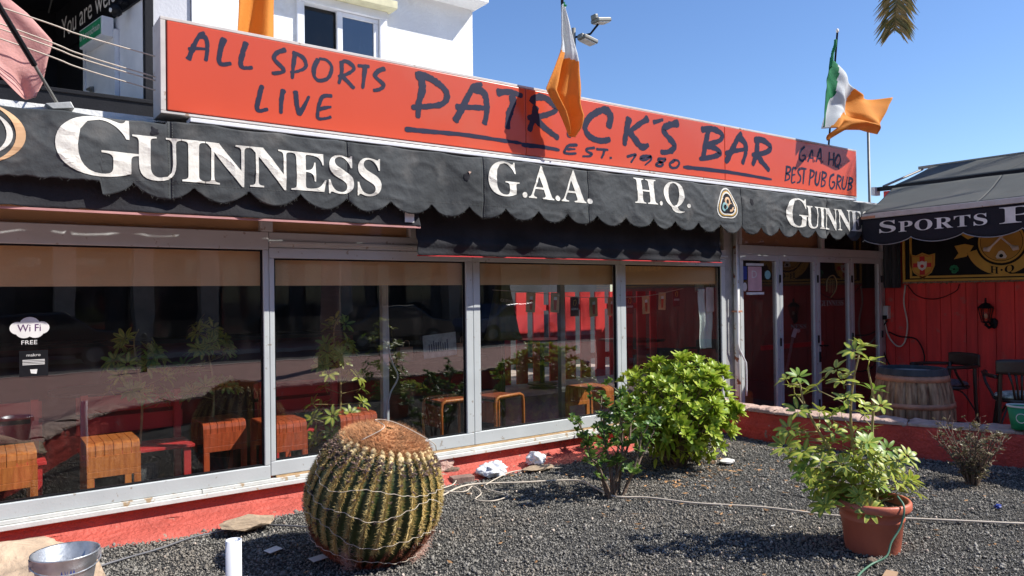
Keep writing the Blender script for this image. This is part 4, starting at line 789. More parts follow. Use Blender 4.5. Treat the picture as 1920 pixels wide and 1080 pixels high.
# ================= flags =================
def flagpole(name, label, p0, p1, r=.012):
    t = thing(name, label, 'flag', p0); obj('pole', G().tube([p0, p1], r, 8), 'black' if r > .011 else 'lampm', t); obj('finial', G().blob(p1, (.02, .02, .03), 1, 0), 'letter', t); return t
f2 = flagpole('flag', 'limp white and orange flag hanging over the middle of the red sign', (4.45, -.38, 3.35), (4.262, -.56, 4.55), .014)
rows = [(4.60, 4.40, .03), (4.56, 4.36, .05), (4.545, 4.25, .1), (4.535, 4.12, .15), (4.53, 3.98, .19), (4.52, 3.90, .21), (4.46, 3.79, .29), (4.40, 3.66, .36), (4.34, 3.52, .42), (4.40, 3.44, .37), (4.50, 3.33, .30), (4.56, 3.22, .21), (4.62, 3.13, .09)]
def f2fn(u, v):
    k = v * (len(rows) - 1); a = int(min(k, len(rows) - 2)); f = k - a; x0 = rows[a][0] * (1 - f) + rows[a + 1][0] * f; z = rows[a][1] * (1 - f) + rows[a + 1][1] * f; w_ = rows[a][2] * (1 - f) + rows[a + 1][2] * f
    xr = x0 + w_ * u
    return (xr, -.60 - .055 * math.sin(u * 8.5 + .6) * min(1, w_ * 4) - .02 * math.sin(u * 19 + v * 5) * w_ * 3 + .02 * noise.noise(Vector((u * 3, v * 6, 1))), z - .03 * u + .05 * u * v * (1 - v))
g = G(); g.grid(f2fn, 40, 90, lambda u, v: 0 if v < .06 else 1 if v < (.40 + .06 * u) else 2); g.v = [(x * .926, y, 1.6 + .926 * (z - 1.6)) for x, y, z in g.v]; obj('cloth', g, ['fg', 'fw', 'fo'], f2, smooth=True, solid=.0015)
f3 = flagpole('flag', 'green, white and orange flag blowing from a pole at the right end of the sign', (8.98, -.25, 3.15), (8.58, -.66, 4.78), .012)
HO = [(9.22, 4.70), (9.16, 4.45), (9.10, 4.20), (9.03, 3.74)]; FL = [(10.62, 4.34), (10.50, 4.20), (10.34, 3.95), (10.38, 3.80), (10.02, 3.83), (9.70, 3.80), (9.26, 3.60)]
def lerpl(L_, t): k = t * (len(L_) - 1); a = int(min(k, len(L_) - 2)); f = k - a; return [L_[a][q] * (1 - f) + L_[a + 1][q] * f for q in (0, 1)]
def f3fn(u, v):
    a, b = lerpl(HO, v), lerpl(FL, v); x = a[0] + (b[0] - a[0]) * u; z = a[1] + (b[1] - a[1]) * u - .16 * math.sin(math.pi * u) * (1 - v) + .05 * math.sin(math.pi * u) * v
    x *= .923; z = 1.6 + (z - 1.6) * .923
    return (x, -.60 - .12 * v * 0 - .13 * math.sin(u * 7 + v * 4) * u - .05 * math.sin(u * 13 - v * 5) * min(1, u * 3) + .02 * noise.noise(Vector((u * 6, v * 6, 1))), z)
g = G(); g.grid(f3fn, 60, 50, lambda u, v: 0 if u < .10 + .06 * math.sin(v * 3) else 1 if u < .44 + .05 * math.sin(v * 4) else 2); obj('cloth', g, ['fg', 'fw', 'fo'], f3, smooth=True, solid=.0015)
obj('rolled_cloth', G().tube(catmull([(8.57, -.64, 4.67), (8.55, -.645, 4.60), (8.535, -.62, 4.51), (8.51, -.625, 4.42), (8.50, -.61, 4.33)], 6), [.016, .02] * 12 + [.02], 8), 'fg', f3, smooth=True)
f1 = flagpole('flag', 'orange cloth of a flag hanging behind the left end of the red sign', (1.78, .14, 3.2), (1.70, .12, 4.9), .012)
g = G(); g.grid(lambda u, v: (1.60 + (.26 + .08 * v - .06 * v * v) * (u) - .03 * v, .0 - .05 * math.sin(u * 8 + v * 2) + .03 * math.sin(v * 7 + u * 4), 4.55 - 1.15 * v), 30, 50, lambda u, v: 0 if v < .1 else 1 if v < .35 else 2); obj('cloth', g, ['fg', 'fw', 'fo'], f1, smooth=True, solid=.0015)
# faded pink banner on a slanted pole, far left
pf_ = thing('pink_banner', 'faded pink banner on a slanted grey pole above the left end of the awning', 'banner', (.43, -.1, 2.86))
obj('pole', G().tube([(.43, -.12, 2.85), (.10, -.55, 3.30)], .010, 8), 'lampm', pf_); obj('pole_sleeve', G().tube([(.30, -.29, 3.03), (-.05, -.74, 3.50)], .017, 8), 'black', pf_)
BO = [(.00, 3.62), (.28, 3.40), (.41, 3.24), (.38, 3.12), (.35, 2.96), (.31, 2.86)]; BI = [(-.5, 3.75), (-.3, 3.5), (-.15, 3.3), (.0, 3.1), (.12, 2.98), (.24, 2.86)]
g = G(); g.grid(lambda u, v: (lambda a, b: (a[0] + (b[0] - a[0]) * u, -.12 - .04 * math.sin(u * 5 + v * 3) + .03 * noise.noise(Vector((u * 4, v * 4, 2))), a[1] + (b[1] - a[1]) * u))(lerpl(BI, v), lerpl(BO, v)), 24, 36); obj('cloth', g, 'fp', pf_, smooth=True, solid=.0015)
obj('pole_holder', G().prism([(.36, -.18, 2.83), (.50, -.18, 2.86), (.52, -.18, 2.82), (.40, -.18, 2.80)], (0, .14, 0)), 'aluold', pf_, bevel=.004)
# cables to the sign
for (a, za, zm, lb) in ((0, 3.23, 3.36, 'uppermost thin cable running from the sign to the left'), (1, 3.09, 3.26, 'second thin cable from the top running left from the sign'), (2, 3.065, 3.23, 'third thin cable from the top running left from the sign'), (3, 3.00, 3.17, 'lowest thin cable running from the sign to the left')):
    tag(obj('cable', G().tube(catmull([(1.0, -.2, za), (.55, -.22, za + (zm - za) * .42), (.13, -.25, zm), (-2.2, -.3, zm + (zm - za) * 3.0)], 8), .0045, 6), 'cord', smooth=True), lb, 'cable', 'thin cables between sign and left edge')
# floodlight mast and thin pole
fm = thing('floodlight_mast', 'tall grey mast carrying floodlights in the sky behind the sign', 'floodlight', (13.12, 9.5, 0)); obj('pole', G().tube([(13.12, 9.5, -.3), (13.12, 9.5, 8.75)], [.075, .055], 12), 'lampm', fm, smooth=True)
def flood(px, pz, r):
    M = Matrix.Rotation(R(r), 3, 'Y'); c = (13.12 + px, 9.45 - px * .6, pz); g = G().box(c[0] - .25, c[0] + .25, c[1] - .16, c[1] + .16, c[2] - .05, c[2] + .06, rot=M).box(c[0] - .3, c[0] - .18, c[1] - .1, c[1] + .1, c[2] - .02, c[2] + .12, rot=M)
    o = obj('floodlight_head', g, 'lampm', fm, bevel=.03); obj('glass', G().box(c[0] - .2, c[0] + .2, c[1] - .13, c[1] + .13, c[2] - .07, c[2] - .052, rot=M, c=c), 'letter', o)
flood(.30, 8.42, 10); flood(.62, 8.95, -12)
obj('bracket', G().tube([(13.12, 9.5, 8.5), (13.5, 9.25, 8.6), (13.65, 9.1, 8.85)], .03, 8), 'black', fm)
tp = thing('thin_pole', 'thin grey pole rising behind the right end of the red sign', 'pole', (17.6, 3.8, -.3)); obj('shaft', G().tube([(17.6, 3.8, -.3), (17.55, 3.8, 5.6)], .032, 10), 'lampm', tp, smooth=True)
# palm tree whose frond hangs into the sky
pt = thing('palm_tree', 'palm with a drying feather frond drooping in from the top right', 'palm tree', (13.3, -2.1, -.3)); obj('trunk', G().tube(catmull([(13.3, -2.1, -.3), (13.25, -2.05, 3), (13.3, -2.1, 7.7)], 8), [.26 - .005 * k for k in range(17)], 14), 'bark', pt, smooth=True)
def frond(path, wmax, seed, nl=70):
    rnd = random.Random(seed); P = catmull(path, 14); g = G(); n = len(P); g.tube(P, [.022 * (1 - .85 * i / n) for i in range(n)], 5)
    for i in range(nl):
        t = .12 + .87 * i / nl; k = t * (n - 1); a = int(min(k, n - 2)); p = P[a].lerp(P[a + 1], k - a); d = (P[a + 1] - P[a]).normalized(); sd = d.cross(Vector((-.84, -.45, -.28))).normalized(); L_ = wmax * min(1., .5 + t * 3) * min(1., (1 - t) * 5 + .62) * rnd.uniform(.75, 1.15)
        for s_ in (-1, 1):
            e = p + (d * .62 + sd * s_ * .75 + Vector((rnd.uniform(-.1, .1), rnd.uniform(-.25, .25), -.25))).normalized() * L_; mth = p.lerp(e, .5) + Vector((0, 0, .02)); q = Vector((rnd.uniform(-.3, .3), rnd.uniform(.5, 1), 0)).normalized().lerp(sd, .5).normalized() * .017
            g.poly([p - q * .5, p + q * .5, mth + q, mth - q]); g.poly([mth - q, mth + q, e + q * .15 + Vector((0, 0, -.03)), e + Vector((0, 0, -.03))])
    return g
obj('frond', frond([(13.25, -2.1, 7.7), (12.3, -1.7, 8.3), (11.2, -1.15, 7.9), (10.45, -.8, 6.6), (10.12, -.66, 5.7), (10.05, -.62, 5.05)], .36, 1, 230), 'palm', pt)
for k in range(11):
    a = k * .571 + .2; dx, dy = math.cos(a), math.sin(a)
    if dx < -.3 and dy > -.9: continue
    obj('frond', frond([(13.25, -2.1, 7.7), (13.25 + dx * .9, -2.1 + dy * .9, 8.5), (13.25 + dx * 1.9, -2.1 + dy * 1.9, 8.3), (13.25 + dx * 2.6, -2.1 + dy * 2.6, 7.4)], .45, k, 45), 'palm', pt)
# ================= golden barrel cactus =================
CC = Vector((1.98, -1.44, .372)); ca = thing('barrel_cactus', 'large golden barrel cactus with cream woolly crown and string around it', 'cactus', (CC.x, CC.y, 0))
NR = 30; AA, BB = .402, .40
TL = Matrix.Rotation(R(9), 3, 'Y') @ Matrix.Rotation(R(10), 3, 'X')
def cact(a, ph, o=0):
    a += .025 * noise.noise(Vector((math.cos(a) * 1.3, math.sin(a) * 1.3, ph * .8))); rib = .5 + .5 * math.cos(NR * a); dep = .055 * math.sin(ph) ** .7
    k = (1 - dep + dep * rib ** .8) * (1 + .025 * noise.noise(Vector((math.cos(a) * 1.6, math.sin(a) * 1.6, ph * 1.5)))); r = AA * math.sin(ph) ** .82 * k; z = BB * math.cos(ph) + .02 * math.exp(-(ph / .4) ** 2)
    z = max(z, -.40); r += o; p = TL @ Vector((r * math.cos(a), r * math.sin(a), z + o * math.cos(ph))); return CC + p
g = G(); g.grid(lambda u, v: cact(2 * math.pi * u, .02 + 2.9 * v), NR * 12, 60); obj('body', g, 'cactus', ca, smooth=True)
def spinegeo(sel, cnt, mat_, nm, lmul=1., kind='stuff', w_=.0021):
    g = G()
    for r_ in range(NR):
        a = 2 * math.pi * r_ / NR
        ph = .56
        while ph < 2.72:
            if sel(a, ph):
                c = cact(a, ph); out = (cact(a, ph, .05) - c).normalized(); up_ = (cact(a, ph - .03) - c).normalized(); sd = out.cross(up_)
                for k in range(cnt):
                    an = 2 * math.pi * k / cnt + random.uniform(-.3, .3); q = random.uniform(.35, 1.1)
                    d = (out * q + up_ * math.cos(an) * .8 + sd * math.sin(an) * 1.0).normalized(); L_ = random.uniform(.022, .042) * lmul
                    e = c + d * L_; s1 = d.cross(out if abs(d.dot(out)) < .95 else up_).normalized() * w_; s2 = d.cross(s1).normalized() * w_; b = len(g.v)
                    g.v += [tuple(c + s1), tuple(c - s1 * .5 + s2), tuple(c - s1 * .5 - s2), tuple(e)]
                    for f in ((0, 1, 3), (1, 2, 3), (2, 0, 3)): g.face([b + i for i in f])
            ph += .043
    o = obj(nm, g, mat_, ca); o['kind'] = 'stuff'; return o
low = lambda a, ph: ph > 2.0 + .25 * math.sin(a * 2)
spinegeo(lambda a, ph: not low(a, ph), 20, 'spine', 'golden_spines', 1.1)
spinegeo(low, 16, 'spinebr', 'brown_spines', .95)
# crown: brown fuzz cap, cream woolly tufts, dried blossoms
g = G()
for i in range(9000):
    a, ph = random.uniform(0, 6.283), .03 + .60 * math.sqrt(random.random()); c = cact(a, ph, .004); d = ((cact(a, ph, .05) - c).normalized() + Vector([random.uniform(-.7, .7) for _ in range(3)])).normalized(); L_ = random.uniform(.02, .06); s1 = d.orthogonal().normalized() * .0022; b = len(g.v)
    g.v += [tuple(c + s1), tuple(c - s1), tuple(c + d * L_)]; g.face((b, b + 1, b + 2))
obj('crown_fuzz', g, 'crown', ca)['kind'] = 'stuff'
obj('crown_ridge', G().grid(lambda u, v: cact(2 * math.pi * u, .02 + .58 * v, .004 * math.sin(v * 40) + .008 + .01 * noise.noise(Vector((u * 60, v * 12, 0)))), 200, 30), 'crown', ca, smooth=True)
for r_ in range(NR):
    a = 2 * math.pi * r_ / NR; g = G()
    for k in range(5): ph = .60 + .07 * k; c = cact(a, ph, .004); s_ = .024 * (1 - .09 * k) * random.uniform(.8, 1.15); g.blob(c, (s_, s_, s_ * 1.15), 1, .25, r_ * 5 + k)
    obj('wool_tuft', g, 'wool', ca, smooth=True)
g = G()
for i in range(620):
    r_ = random.randrange(NR); a = 2 * math.pi * r_ / NR + random.gauss(0, .035); ph = random.choice([random.uniform(.68, .95), random.uniform(.68, .95), random.uniform(.7, 1.15), random.uniform(1.1, 2.0)]); c = cact(a, ph, .02)
    if ph > 1.15 and random.random() < .55: continue
    for k in range(4):
        d = Vector([random.uniform(-1, 1) for _ in range(3)]).normalized() * random.uniform(.008, .02); s1 = d.orthogonal().normalized() * .005; g.poly([c - d * .3 + s1, c - d * .3 - s1, c + d - s1 * .6, c + d + s1 * .6])
obj('dried_blossoms', g, 'dead', ca)['kind'] = 'stuff'
def strip(pha, amp, seed, a0=0, a1=6.283, nm='string'):
    P = [cact(a0 + (a1 - a0) * k / 120, pha + amp * noise.noise(Vector((math.cos(a0 + (a1 - a0) * k / 120) * 1.2, math.sin(a0 + (a1 - a0) * k / 120) * 1.2, seed))), .028) for k in range(121)]
    obj(nm, G().tube(P, .0019, 5), 'cord', ca, smooth=True)
strip(1.2, .3, 1); strip(1.5, .34, 4); strip(1.85, .3, 8); strip(2.22, .2, 19)
obj('string', G().tube(catmull([cact(3.6, .5, .03), cact(4.0, .15, .05), CC + Vector((.02, .02, .46)), CC + Vector((.12, -.06, .44)), cact(5.6, .5, .06), cact(5.9, .7, .04)], 8), .0028, 5), 'cord', ca, smooth=True)
g = G()
for i in range(1400):
    a = random.gauss(5.55, .17) if i % 3 else random.gauss(4.0, .08); ph = random.gauss(2.25, .14); c = cact(a, ph, random.uniform(.01, .05)); d = Vector([random.uniform(-1, 1) for _ in range(3)]).normalized() * .02; s1 = d.orthogonal().normalized() * .0006; g.poly([c + s1, c - s1, c + d - s1, c + d + s1])
obj('pinkish_fibres', g, 'pinkweb', ca)['kind'] = 'stuff'

# ================= plants =================
def leaf(g, o, d, up, L_, W_, fold=.25, droop=.3, n=4, cols=None, tip=.75):
    """obovate leaf of quads from o along d"""
    sd = d.cross(up).normalized(); up = sd.cross(d).normalized(); b = len(g.v)
    for i in range(n + 1):
        t = i / n; w_ = W_ * (math.sin(math.pi * (.06 + .86 * t ** tip)) ** .8) * .5; c = o + d * L_ * t - Vector((0, 0, 1)) * droop * L_ * t * t
        g.v += [tuple(c - sd * w_ + up * fold * w_), tuple(c), tuple(c + sd * w_ + up * fold * w_)]
        if cols is not None: cols += [0, 1, 0]
    for i in range(n):
        a = b + 3 * i; g.face((a, a + 1, a + 4, a + 3)); g.face((a + 1, a + 2, a + 5, a + 4))
def rosette(n, L_, W_, seed, up=.55, fold=.3):
    rnd = random.Random(seed); g = G()
    for k in range(n):
        a = k * 2.4 + rnd.uniform(-.2, .2); e = up + .9 * (k / n) * rnd.uniform(.6, 1.1); d = Vector((math.cos(a), math.sin(a), e)).normalized(); l = L_ * (1 - .35 * k / n) * rnd.uniform(.85, 1.15)
        leaf(g, Vector((0, 0, .01 * k / n)), d, Vector((0, 0, 1)), l, W_ * l / L_, fold, rnd.uniform(0, .35))
    return g
# --- big green bush
bb = (5.22, -.98, 0); bu = thing('green_bush', 'dense lime green glossy leaved bush growing against the shop front', 'bush', bb)
RM = []
for s_ in range(6):
    me = mesh('leaf_rosette', rosette(12, .098, .036, s_, .75), 'leafA'); me.polygons.foreach_set('use_smooth', [True] * len(me.polygons)); RM.append(me)
tips = []; cnt = 0
while len(tips) < 290:
    d = Vector([random.gauss(0, 1) for _ in range(3)]).normalized()
    if d.z < (-.9 if d.x > .1 else -.5): continue
    k = random.uniform(.62, 1.02) if random.random() < .45 else random.uniform(.9, 1.06)
    k *= 1 + .24 * noise.noise(d * 2.0)
    p = Vector((bb[0] + d.x * .53 * k, bb[1] + d.y * .48 * k, .50 + d.z * .50 * k))
    if p.z < .07 or p.y > -.1: continue
    o = obj('leaf_rosette', RM[len(tips) % 6], None, bu); o.parent = bu; o.matrix_parent_inverse = ORG[bu.name].inverted(); o.location = p
    ax = (d + Vector((0, 0, .7)) + Vector([random.uniform(-.35, .35) for _ in range(3)])).normalized(); o.rotation_mode = 'QUATERNION'; o.rotation_quaternion = ax.to_track_quat('Z', 'Y'); s_ = random.uniform(.8, 1.25); o.scale = (s_,) * 3; tips.append((p, ax))
g = G(); gl = G()
for i, (p, ax) in enumerate(tips):
    if i % 2: continue
    b0 = Vector((bb[0] + random.uniform(-.07, .07), bb[1] + random.uniform(-.06, .06), 0)); mid = b0.lerp(p, .55) + Vector((0, 0, .08)); g.tube(catmull([b0, mid, p], 4), [.012 - .001 * k for k in range(9)], 5)
obj('branches', g, 'stem', bu)
g = G()
for i in range(1500):
    d = Vector([random.gauss(0, 1) for _ in range(3)]).normalized() * random.uniform(.45, .98); p = Vector((bb[0] + d.x * .52, bb[1] + d.y * .46, .50 + d.z * .48))
    if p.z < .05 or p.y > -.08: continue
    leaf(g, p, Vector([random.uniform(-1, 1) for _ in range(3)]).normalized(), Vector((0, 0, 1)), .08, .035)
obj('inner_leaves', g, 'leafA', bu)['kind'] = 'stuff'
# --- thin shrub with twisted stems
sb = (4.05, -1.38, 0); sh_ = thing('thin_shrub', 'sparse shrub with several bare brown stems and small green leaves', 'shrub', sb)
SMs = []
for s_ in range(4):
    me = mesh('leaf_cluster', rosette(7, .055, .032, 40 + s_, .3, .15), 'leafB'); me.polygons.foreach_set('use_smooth', [True] * len(me.polygons)); SMs.append(me)
ends = []
for k, (dx, dy, h) in enumerate([(-.20, .10, .62), (-.09, .0, .74), (.02, -.05, .70), (.13, .05, .78), (.26, .08, .66), (.05, .16, .80), (-.27, -.05, .48), (.32, -.08, .55), (.18, -.15, .60)]):
    b0 = Vector((sb[0] + dx * .25, sb[1] + dy * .25, -.02)); P = [b0]
    for j in range(1, 6): t = j / 5; P.append(b0 + Vector((dx * t ** 1.3, dy * t, h * t)) + Vector([random.uniform(-.022, .022) for _ in range(3)]))
    C_ = catmull(P, 4); g = G().tube(C_, [.014 * (1 - .65 * i / len(C_)) for i in range(len(C_))], 6); 
    for j in range(6, len(C_), 2):
        e = C_[j] + Vector((random.uniform(-.11, .11), random.uniform(-.11, .11), random.uniform(.0, .10))); g.tube([C_[j], C_[j].lerp(e, .5) + Vector((0, 0, .012)), e], [.005, .004, .0025], 5); ends.append(e)
        if j % 4 == 0: ends.append(C_[j])
    ends.append(C_[-1]); obj('stem', g, 'stem', sh_, smooth=True)
def scatter(root, name, ms, pts, smin, smax, upw=.6):
    for i, p in enumerate(pts):
        o = bpy.data.objects.new(name, ms[i % len(ms)]); COL.objects.link(o); par(o, root); o.location = p; o.rotation_mode = 'QUATERNION'
        ax = Vector((random.uniform(-1, 1), random.uniform(-1, 1), upw + random.random())).normalized(); o.rotation_quaternion = ax.to_track_quat('Z', 'Y'); s_ = random.uniform(smin, smax); o.scale = (s_,) * 3
extra = [e + Vector([random.uniform(-.05, .05) for _ in range(3)]) for e in ends if e.z > .38]
scatter(sh_, 'leaf_cluster', SMs, (ends + extra)[:190], .75, 1.25)
# --- dry shrub
db = (6.60, -2.92, 0); ds = thing('dry_shrub', 'small half dead shrub with dry twigs in front of the low wall', 'shrub', db)
DM = []
for s_ in range(4):
    me = mesh('leaf_cluster', rosette(6, .026, .016, 60 + s_, .2, .2), 'leafD'); DM.append(me)
ends = []
for k in range(16):
    a = k * 2.4; rr = random.uniform(.06, .25); dx, dy, h = rr * math.cos(a), rr * math.sin(a), random.uniform(.30, .52); b0 = Vector((db[0] + dx * .15, db[1] + dy * .15, -.02)); g = G()
    P = catmull([b0, b0 + Vector((dx * .35, dy * .35, h * .45)) + Vector((random.uniform(-.02, .02), 0, 0)), b0 + Vector((dx, dy, h))], 6); g.tube(P, [.009 * (1 - .7 * i / len(P)) for i in range(len(P))], 5)
    for j in range(3, len(P)):
        for _ in range(3):
            e = P[j] + Vector((random.uniform(-.07, .07), random.uniform(-.07, .07), random.uniform(-.01, .09))); g.tube([P[j], e], [.0028, .0015], 4); ends.append(e)
            if random.random() < .5: e2 = e + Vector((random.uniform(-.03, .03), random.uniform(-.03, .03), random.uniform(.0, .04))); g.tube([e, e2], .0014, 4)
    obj('stem', g, 'stem', ds, smooth=True)
scatter(ds, 'leaf_cluster', DM, ends[:280], .6, 1.2)
# --- terracotta pot with variegated umbrella plant
PC = (4.49, -3.21, 0); pot = thing('plant_pot', 'terracotta coloured plastic pot standing on the black gravel', 'plant pot', PC)
obj('pot_body', G().lathe([(0.000, .0), (0.149, .0), (0.155, .01), (0.178, .20), (0.184, .205), (0.185, .215), (0.182, .222), (0.191, .262), (0.216, .268), (0.223, .280), (0.223, .312), (0.216, .322), (0.203, .322), (0.196, .30), (0.184, .25), (0.000, .25)], 56, (PC[0], PC[1], -.012)), 'terra', pot, smooth=True, bevel=0)
g = G().grid(lambda u, v: (PC[0] + .182 * v * math.cos(6.2832 * u), PC[1] + .182 * v * math.sin(6.2832 * u), .255 + .02 * noise.noise(Vector((v * math.cos(6.28 * u) * 5, v * math.sin(6.28 * u) * 5, 0)))), 40, 8)
for i in range(60): a = random.uniform(0, 6.28); r_ = random.uniform(0, .16); g.blob((PC[0] + r_ * math.cos(a), PC[1] + r_ * math.sin(a), .265), (random.uniform(.006, .016),) * 3, 1, .3, i)
obj('soil', g, 'soil', pot)
um = thing('umbrella_plant', 'tall variegated green and yellow umbrella plant growing in the terracotta pot', 'plant', (PC[0], PC[1], .25))
WM = []
for s_ in range(6):
    rnd = random.Random(s_); g = G(); cols = []; n = rnd.choice([7, 8, 8, 9])
    for k in range(n):
        a = 2 * math.pi * k / n + rnd.uniform(-.15, .15); d = Vector((math.cos(a), math.sin(a), rnd.uniform(.15, .75))).normalized(); o_ = d * .016; b4 = len(g.v)
        leaf(g, o_, d, Vector((0, 0, 1)), rnd.uniform(.065, .088), rnd.uniform(.024, .032), .12, rnd.uniform(.1, .45), 5, cols, .85)
    g2 = len(g.v); g.tube([(0, 0, -.05), (0, 0, .004)], .0022, 5); cols += [1] * (len(g.v) - g2)
    me = mesh('leaf_whorl', g, 'leafC'); ca_ = me.color_attributes.new('Col', 'FLOAT_COLOR', 'POINT')
    for i, c_ in enumerate(cols): v_ = (c_ if s_ % 3 else 1 - c_ * .8) * rnd.uniform(.6, 1) * (.95 if s_ != 4 else .25); ca_.data[i].color = (v_, v_, v_, 1)
    me.polygons.foreach_set('use_smooth', [True] * len(me.polygons)); WM.append(me)
ctr = Vector(PC); tipsW = []
ss = [Vector((0, 0, .25)), Vector((-.04, .05, .45)), Vector((-.06, .08, .62)), Vector((-.12, .06, .85)), Vector((-.15, .02, 1.05)), Vector((-.14, -.01, 1.2))]
st2 = [Vector((.02, .02, .25)), Vector((-.10, .14, .5)), Vector((-.24, .2, .72)), Vector((-.36, .22, .9)), Vector((-.40, .22, 1.02))]
st3 = [Vector((.02, -.02, .25)), Vector((.06, 0, .45)), Vector((.02, .0, .7)), Vector((0., -.02, .92)), Vector((-.05, -.02, 1.1))]
nodes = []
for S_ in (ss, st2, st3):
    C_ = catmull([ctr + p for p in S_], 6); obj('stem', G().tube(C_, [.012 * (1 - .6 * i / len(C_)) for i in range(len(C_))], 7), 'stemg', um, smooth=True); nodes += C_
for i, q in enumerate(WH + [(x + random.uniform(-.07, .07), y + random.uniform(-.1, .1), z + random.uniform(-.05, .05)) for x, y, z in WH + WH[20:] if z < .70]):
    p = ctr + Vector(q); o = bpy.data.objects.new('leaf_whorl', WM[i % 6]); COL.objects.link(o); par(o, um); o.location = p; o.rotation_mode = 'QUATERNION'
    c0 = min((n_ for n_ in nodes if n_.z < p.z - .02 or n_.z < .32), key=lambda n_: (n_ - p).length + .3 * abs(p.z - .12 - n_.z)); ou = (p - c0); ou.z = max(ou.z, .05)
    ax = (ou.normalized() + Vector((random.uniform(-.35, .35), random.uniform(-.35, .35) - .3, 1.0))).normalized(); o.rotation_quaternion = ax.to_track_quat('Z', 'Y'); s_ = random.uniform(.8, 1.15); o.scale = (s_,) * 3
    obj('petiole', G().tube([c0, c0.lerp(p, .5) + Vector((0, 0, -.01)), p - ax * .03], [.0045, .0035, .0025], 5), 'stemg', um, smooth=True)
# --- pot plants standing inside the windows
def indoor(label, x, y, h, n, z0=.3):
    t = thing('indoor_plant', label, 'plant', (x, y, .06), 'pot plants inside the bar'); rnd = random.Random(int(x * 100))
    obj('pot', G().lathe([(0, 0), (.12, 0), (.16, .28), (.15, .28), (.13, .24), (0, .24)], 28, (x, y, .06)), 'curtain', t, smooth=True)
    C_ = catmull([(x, y, .28), (x + .03, y, .28 + h * .4), (x - .02, y + .02, .28 + h * .7), (x + .01, y, h)], 6); obj('stem', G().tube(C_, [.011 - .0004 * k for k in range(len(C_))], 7), 'stemg', t, smooth=True)
    for i in range(n):
        k = rnd.random(); zz = z0 + (h - z0) * k; rr = .05 + .17 * math.sin(math.pi * min(.9, k * .8 + .25)); a = i * 2.4; p = Vector((x + rr * math.cos(a), y + rr * .7 * math.sin(a), zz)); c0 = min(C_, key=lambda q: (q - p).length + .2 * abs(q.z - p.z + .1))
        o = bpy.data.objects.new('leaf_whorl', WM[i % 6]); COL.objects.link(o); par(o, t); o.location = p; o.rotation_mode = 'QUATERNION'; o.rotation_quaternion = (Vector((math.cos(a), math.sin(a) - .4, .9)).normalized()).to_track_quat('Z', 'Y'); o.scale = (1.1,) * 3
        obj('petiole', G().tube([c0, p], .003, 4), 'stemg', t)
indoor('tall yellow green pot plant behind the second window above the cactus', 2.52, .42, 1.40, 46); indoor('leafy pot plant behind the middle of the first window', 1.02, .75, 1.36, 30, .75); indoor('leafy pot plant behind the right part of the first window', 1.58, .85, 1.38, 30, .8)
# --- watering line climbing out of the pot
tag(obj('watering_hose', G().tube(catmull([(PC[0] - .02, PC[1] - .17, .36), (PC[0] - .06, PC[1] - .228, .31), (PC[0] - .09, PC[1] - .218, .20), (PC[0] - .16, PC[1] - .20, .12), (PC[0] - .22, PC[1] - .20, .05), (4.15, -3.38, .02), (3.9, -3.44, .02), (3.6, -3.6, .02)], 6), .006, 7), 'cgreen', smooth=True), 'thin green hose hanging over the terracotta pot onto the gravel', 'hose')

# ================= small things on the ground =================
def gl(pts, o=.02): return [(x, y, gh(x, y) + o) for x, y in pts]
tag(obj('garden_cable', G().tube(catmull(gl([(2.5, -.75), (2.9, -.62), (3.3, -.42), (3.7, -.62), (4.1, -.86), (4.05, -1.15), (4.0, -1.42), (4.18, -1.62), (4.34, -1.92), (4.66, -2.32), (4.86, -2.66), (5.0, -2.86), (5.18, -3.06), (5.42, -3.34), (5.67, -3.61), (6.1, -4.0)]), 6), .0075, 7), 'cord', smooth=True), 'long beige cable snaking across the black gravel past the pot', 'cable')
tag(obj('tangled_cord', G().tube(catmull(gl([(3.35, -.18), (3.2, -.35), (3.0, -.45), (3.15, -.6), (3.3, -.5), (3.25, -.7), (3.1, -.85), (3.2, -.95), (3.4, -.85), (3.35, -.6), (3.6, -.4), (3.9, -.3), (4.3, -.45)], .025), 6), .005, 6), 'cord', smooth=True), 'tangled pale cord lying beside the brick and white plastic bag', 'cord')
tag(obj('grey_wire', G().tube(catmull(gl([(.2, -.9), (.59, -.63), (.94, -.50), (1.15, -.40), (1.33, -.38), (1.55, -.42), (1.75, -.62), (1.9, -.8)]), 6), .006, 6), 'cordg', smooth=True), 'thin grey wire lying on the gravel below the red plinth', 'wire')
def stone(name, c, r, m_, label, cat, seed, amp=.18, n=3):
    return tag(obj(name, G().blob(c, r, n, amp, seed), m_, smooth=False), label, cat)
stone('flat_stone', (1.50, -.44, .055), (.18, .14, .036), 'slate', 'flat brown slab of stone leaning by the white pipe', 'stone', 3, .25, 2).rotation_euler = (0, 0, 0)
stone('flat_stone', (4.10, -.34, .03), (.16, .09, .016), 'slate', 'flat brown stone lying under the second white bag', 'stone', 9, .15)
stone('boulder', (.10, -1.62, .36), (.34, .30, .13), 'rock', 'large rough tan boulder beside the zinc bucket at lower left', 'boulder', 5, .2, 4)
stone('red_stone', (4.21, -3.36, .02), (.032, .028, .024), 'stem', 'small dark red lava stone in front of the terracotta pot', 'stone', 6, .2)
stone('pale_stone', (5.66, -1.2, .02), (.075, .06, .022), 'letter', 'flat whitish stone lying at the right foot of the green bush', 'stone', 8, .15)
stone('lava_stone', (7.05, -3.2, .05), (.06, .05, .04), 'stem', 'dark lava stone at the foot of the low wall', 'stone', 18, .2)
tag(obj('brick', G().box(3.27, 3.47, -.27, -.17, -.01, .045, rot=Matrix.Rotation(R(-12), 3, 'Z')), mat('brown_brick', (.24, .15, .12), .8, .2, 9, .4), bevel=.005), 'small brown brick lying at the foot of the plinth beside the bag', 'brick')
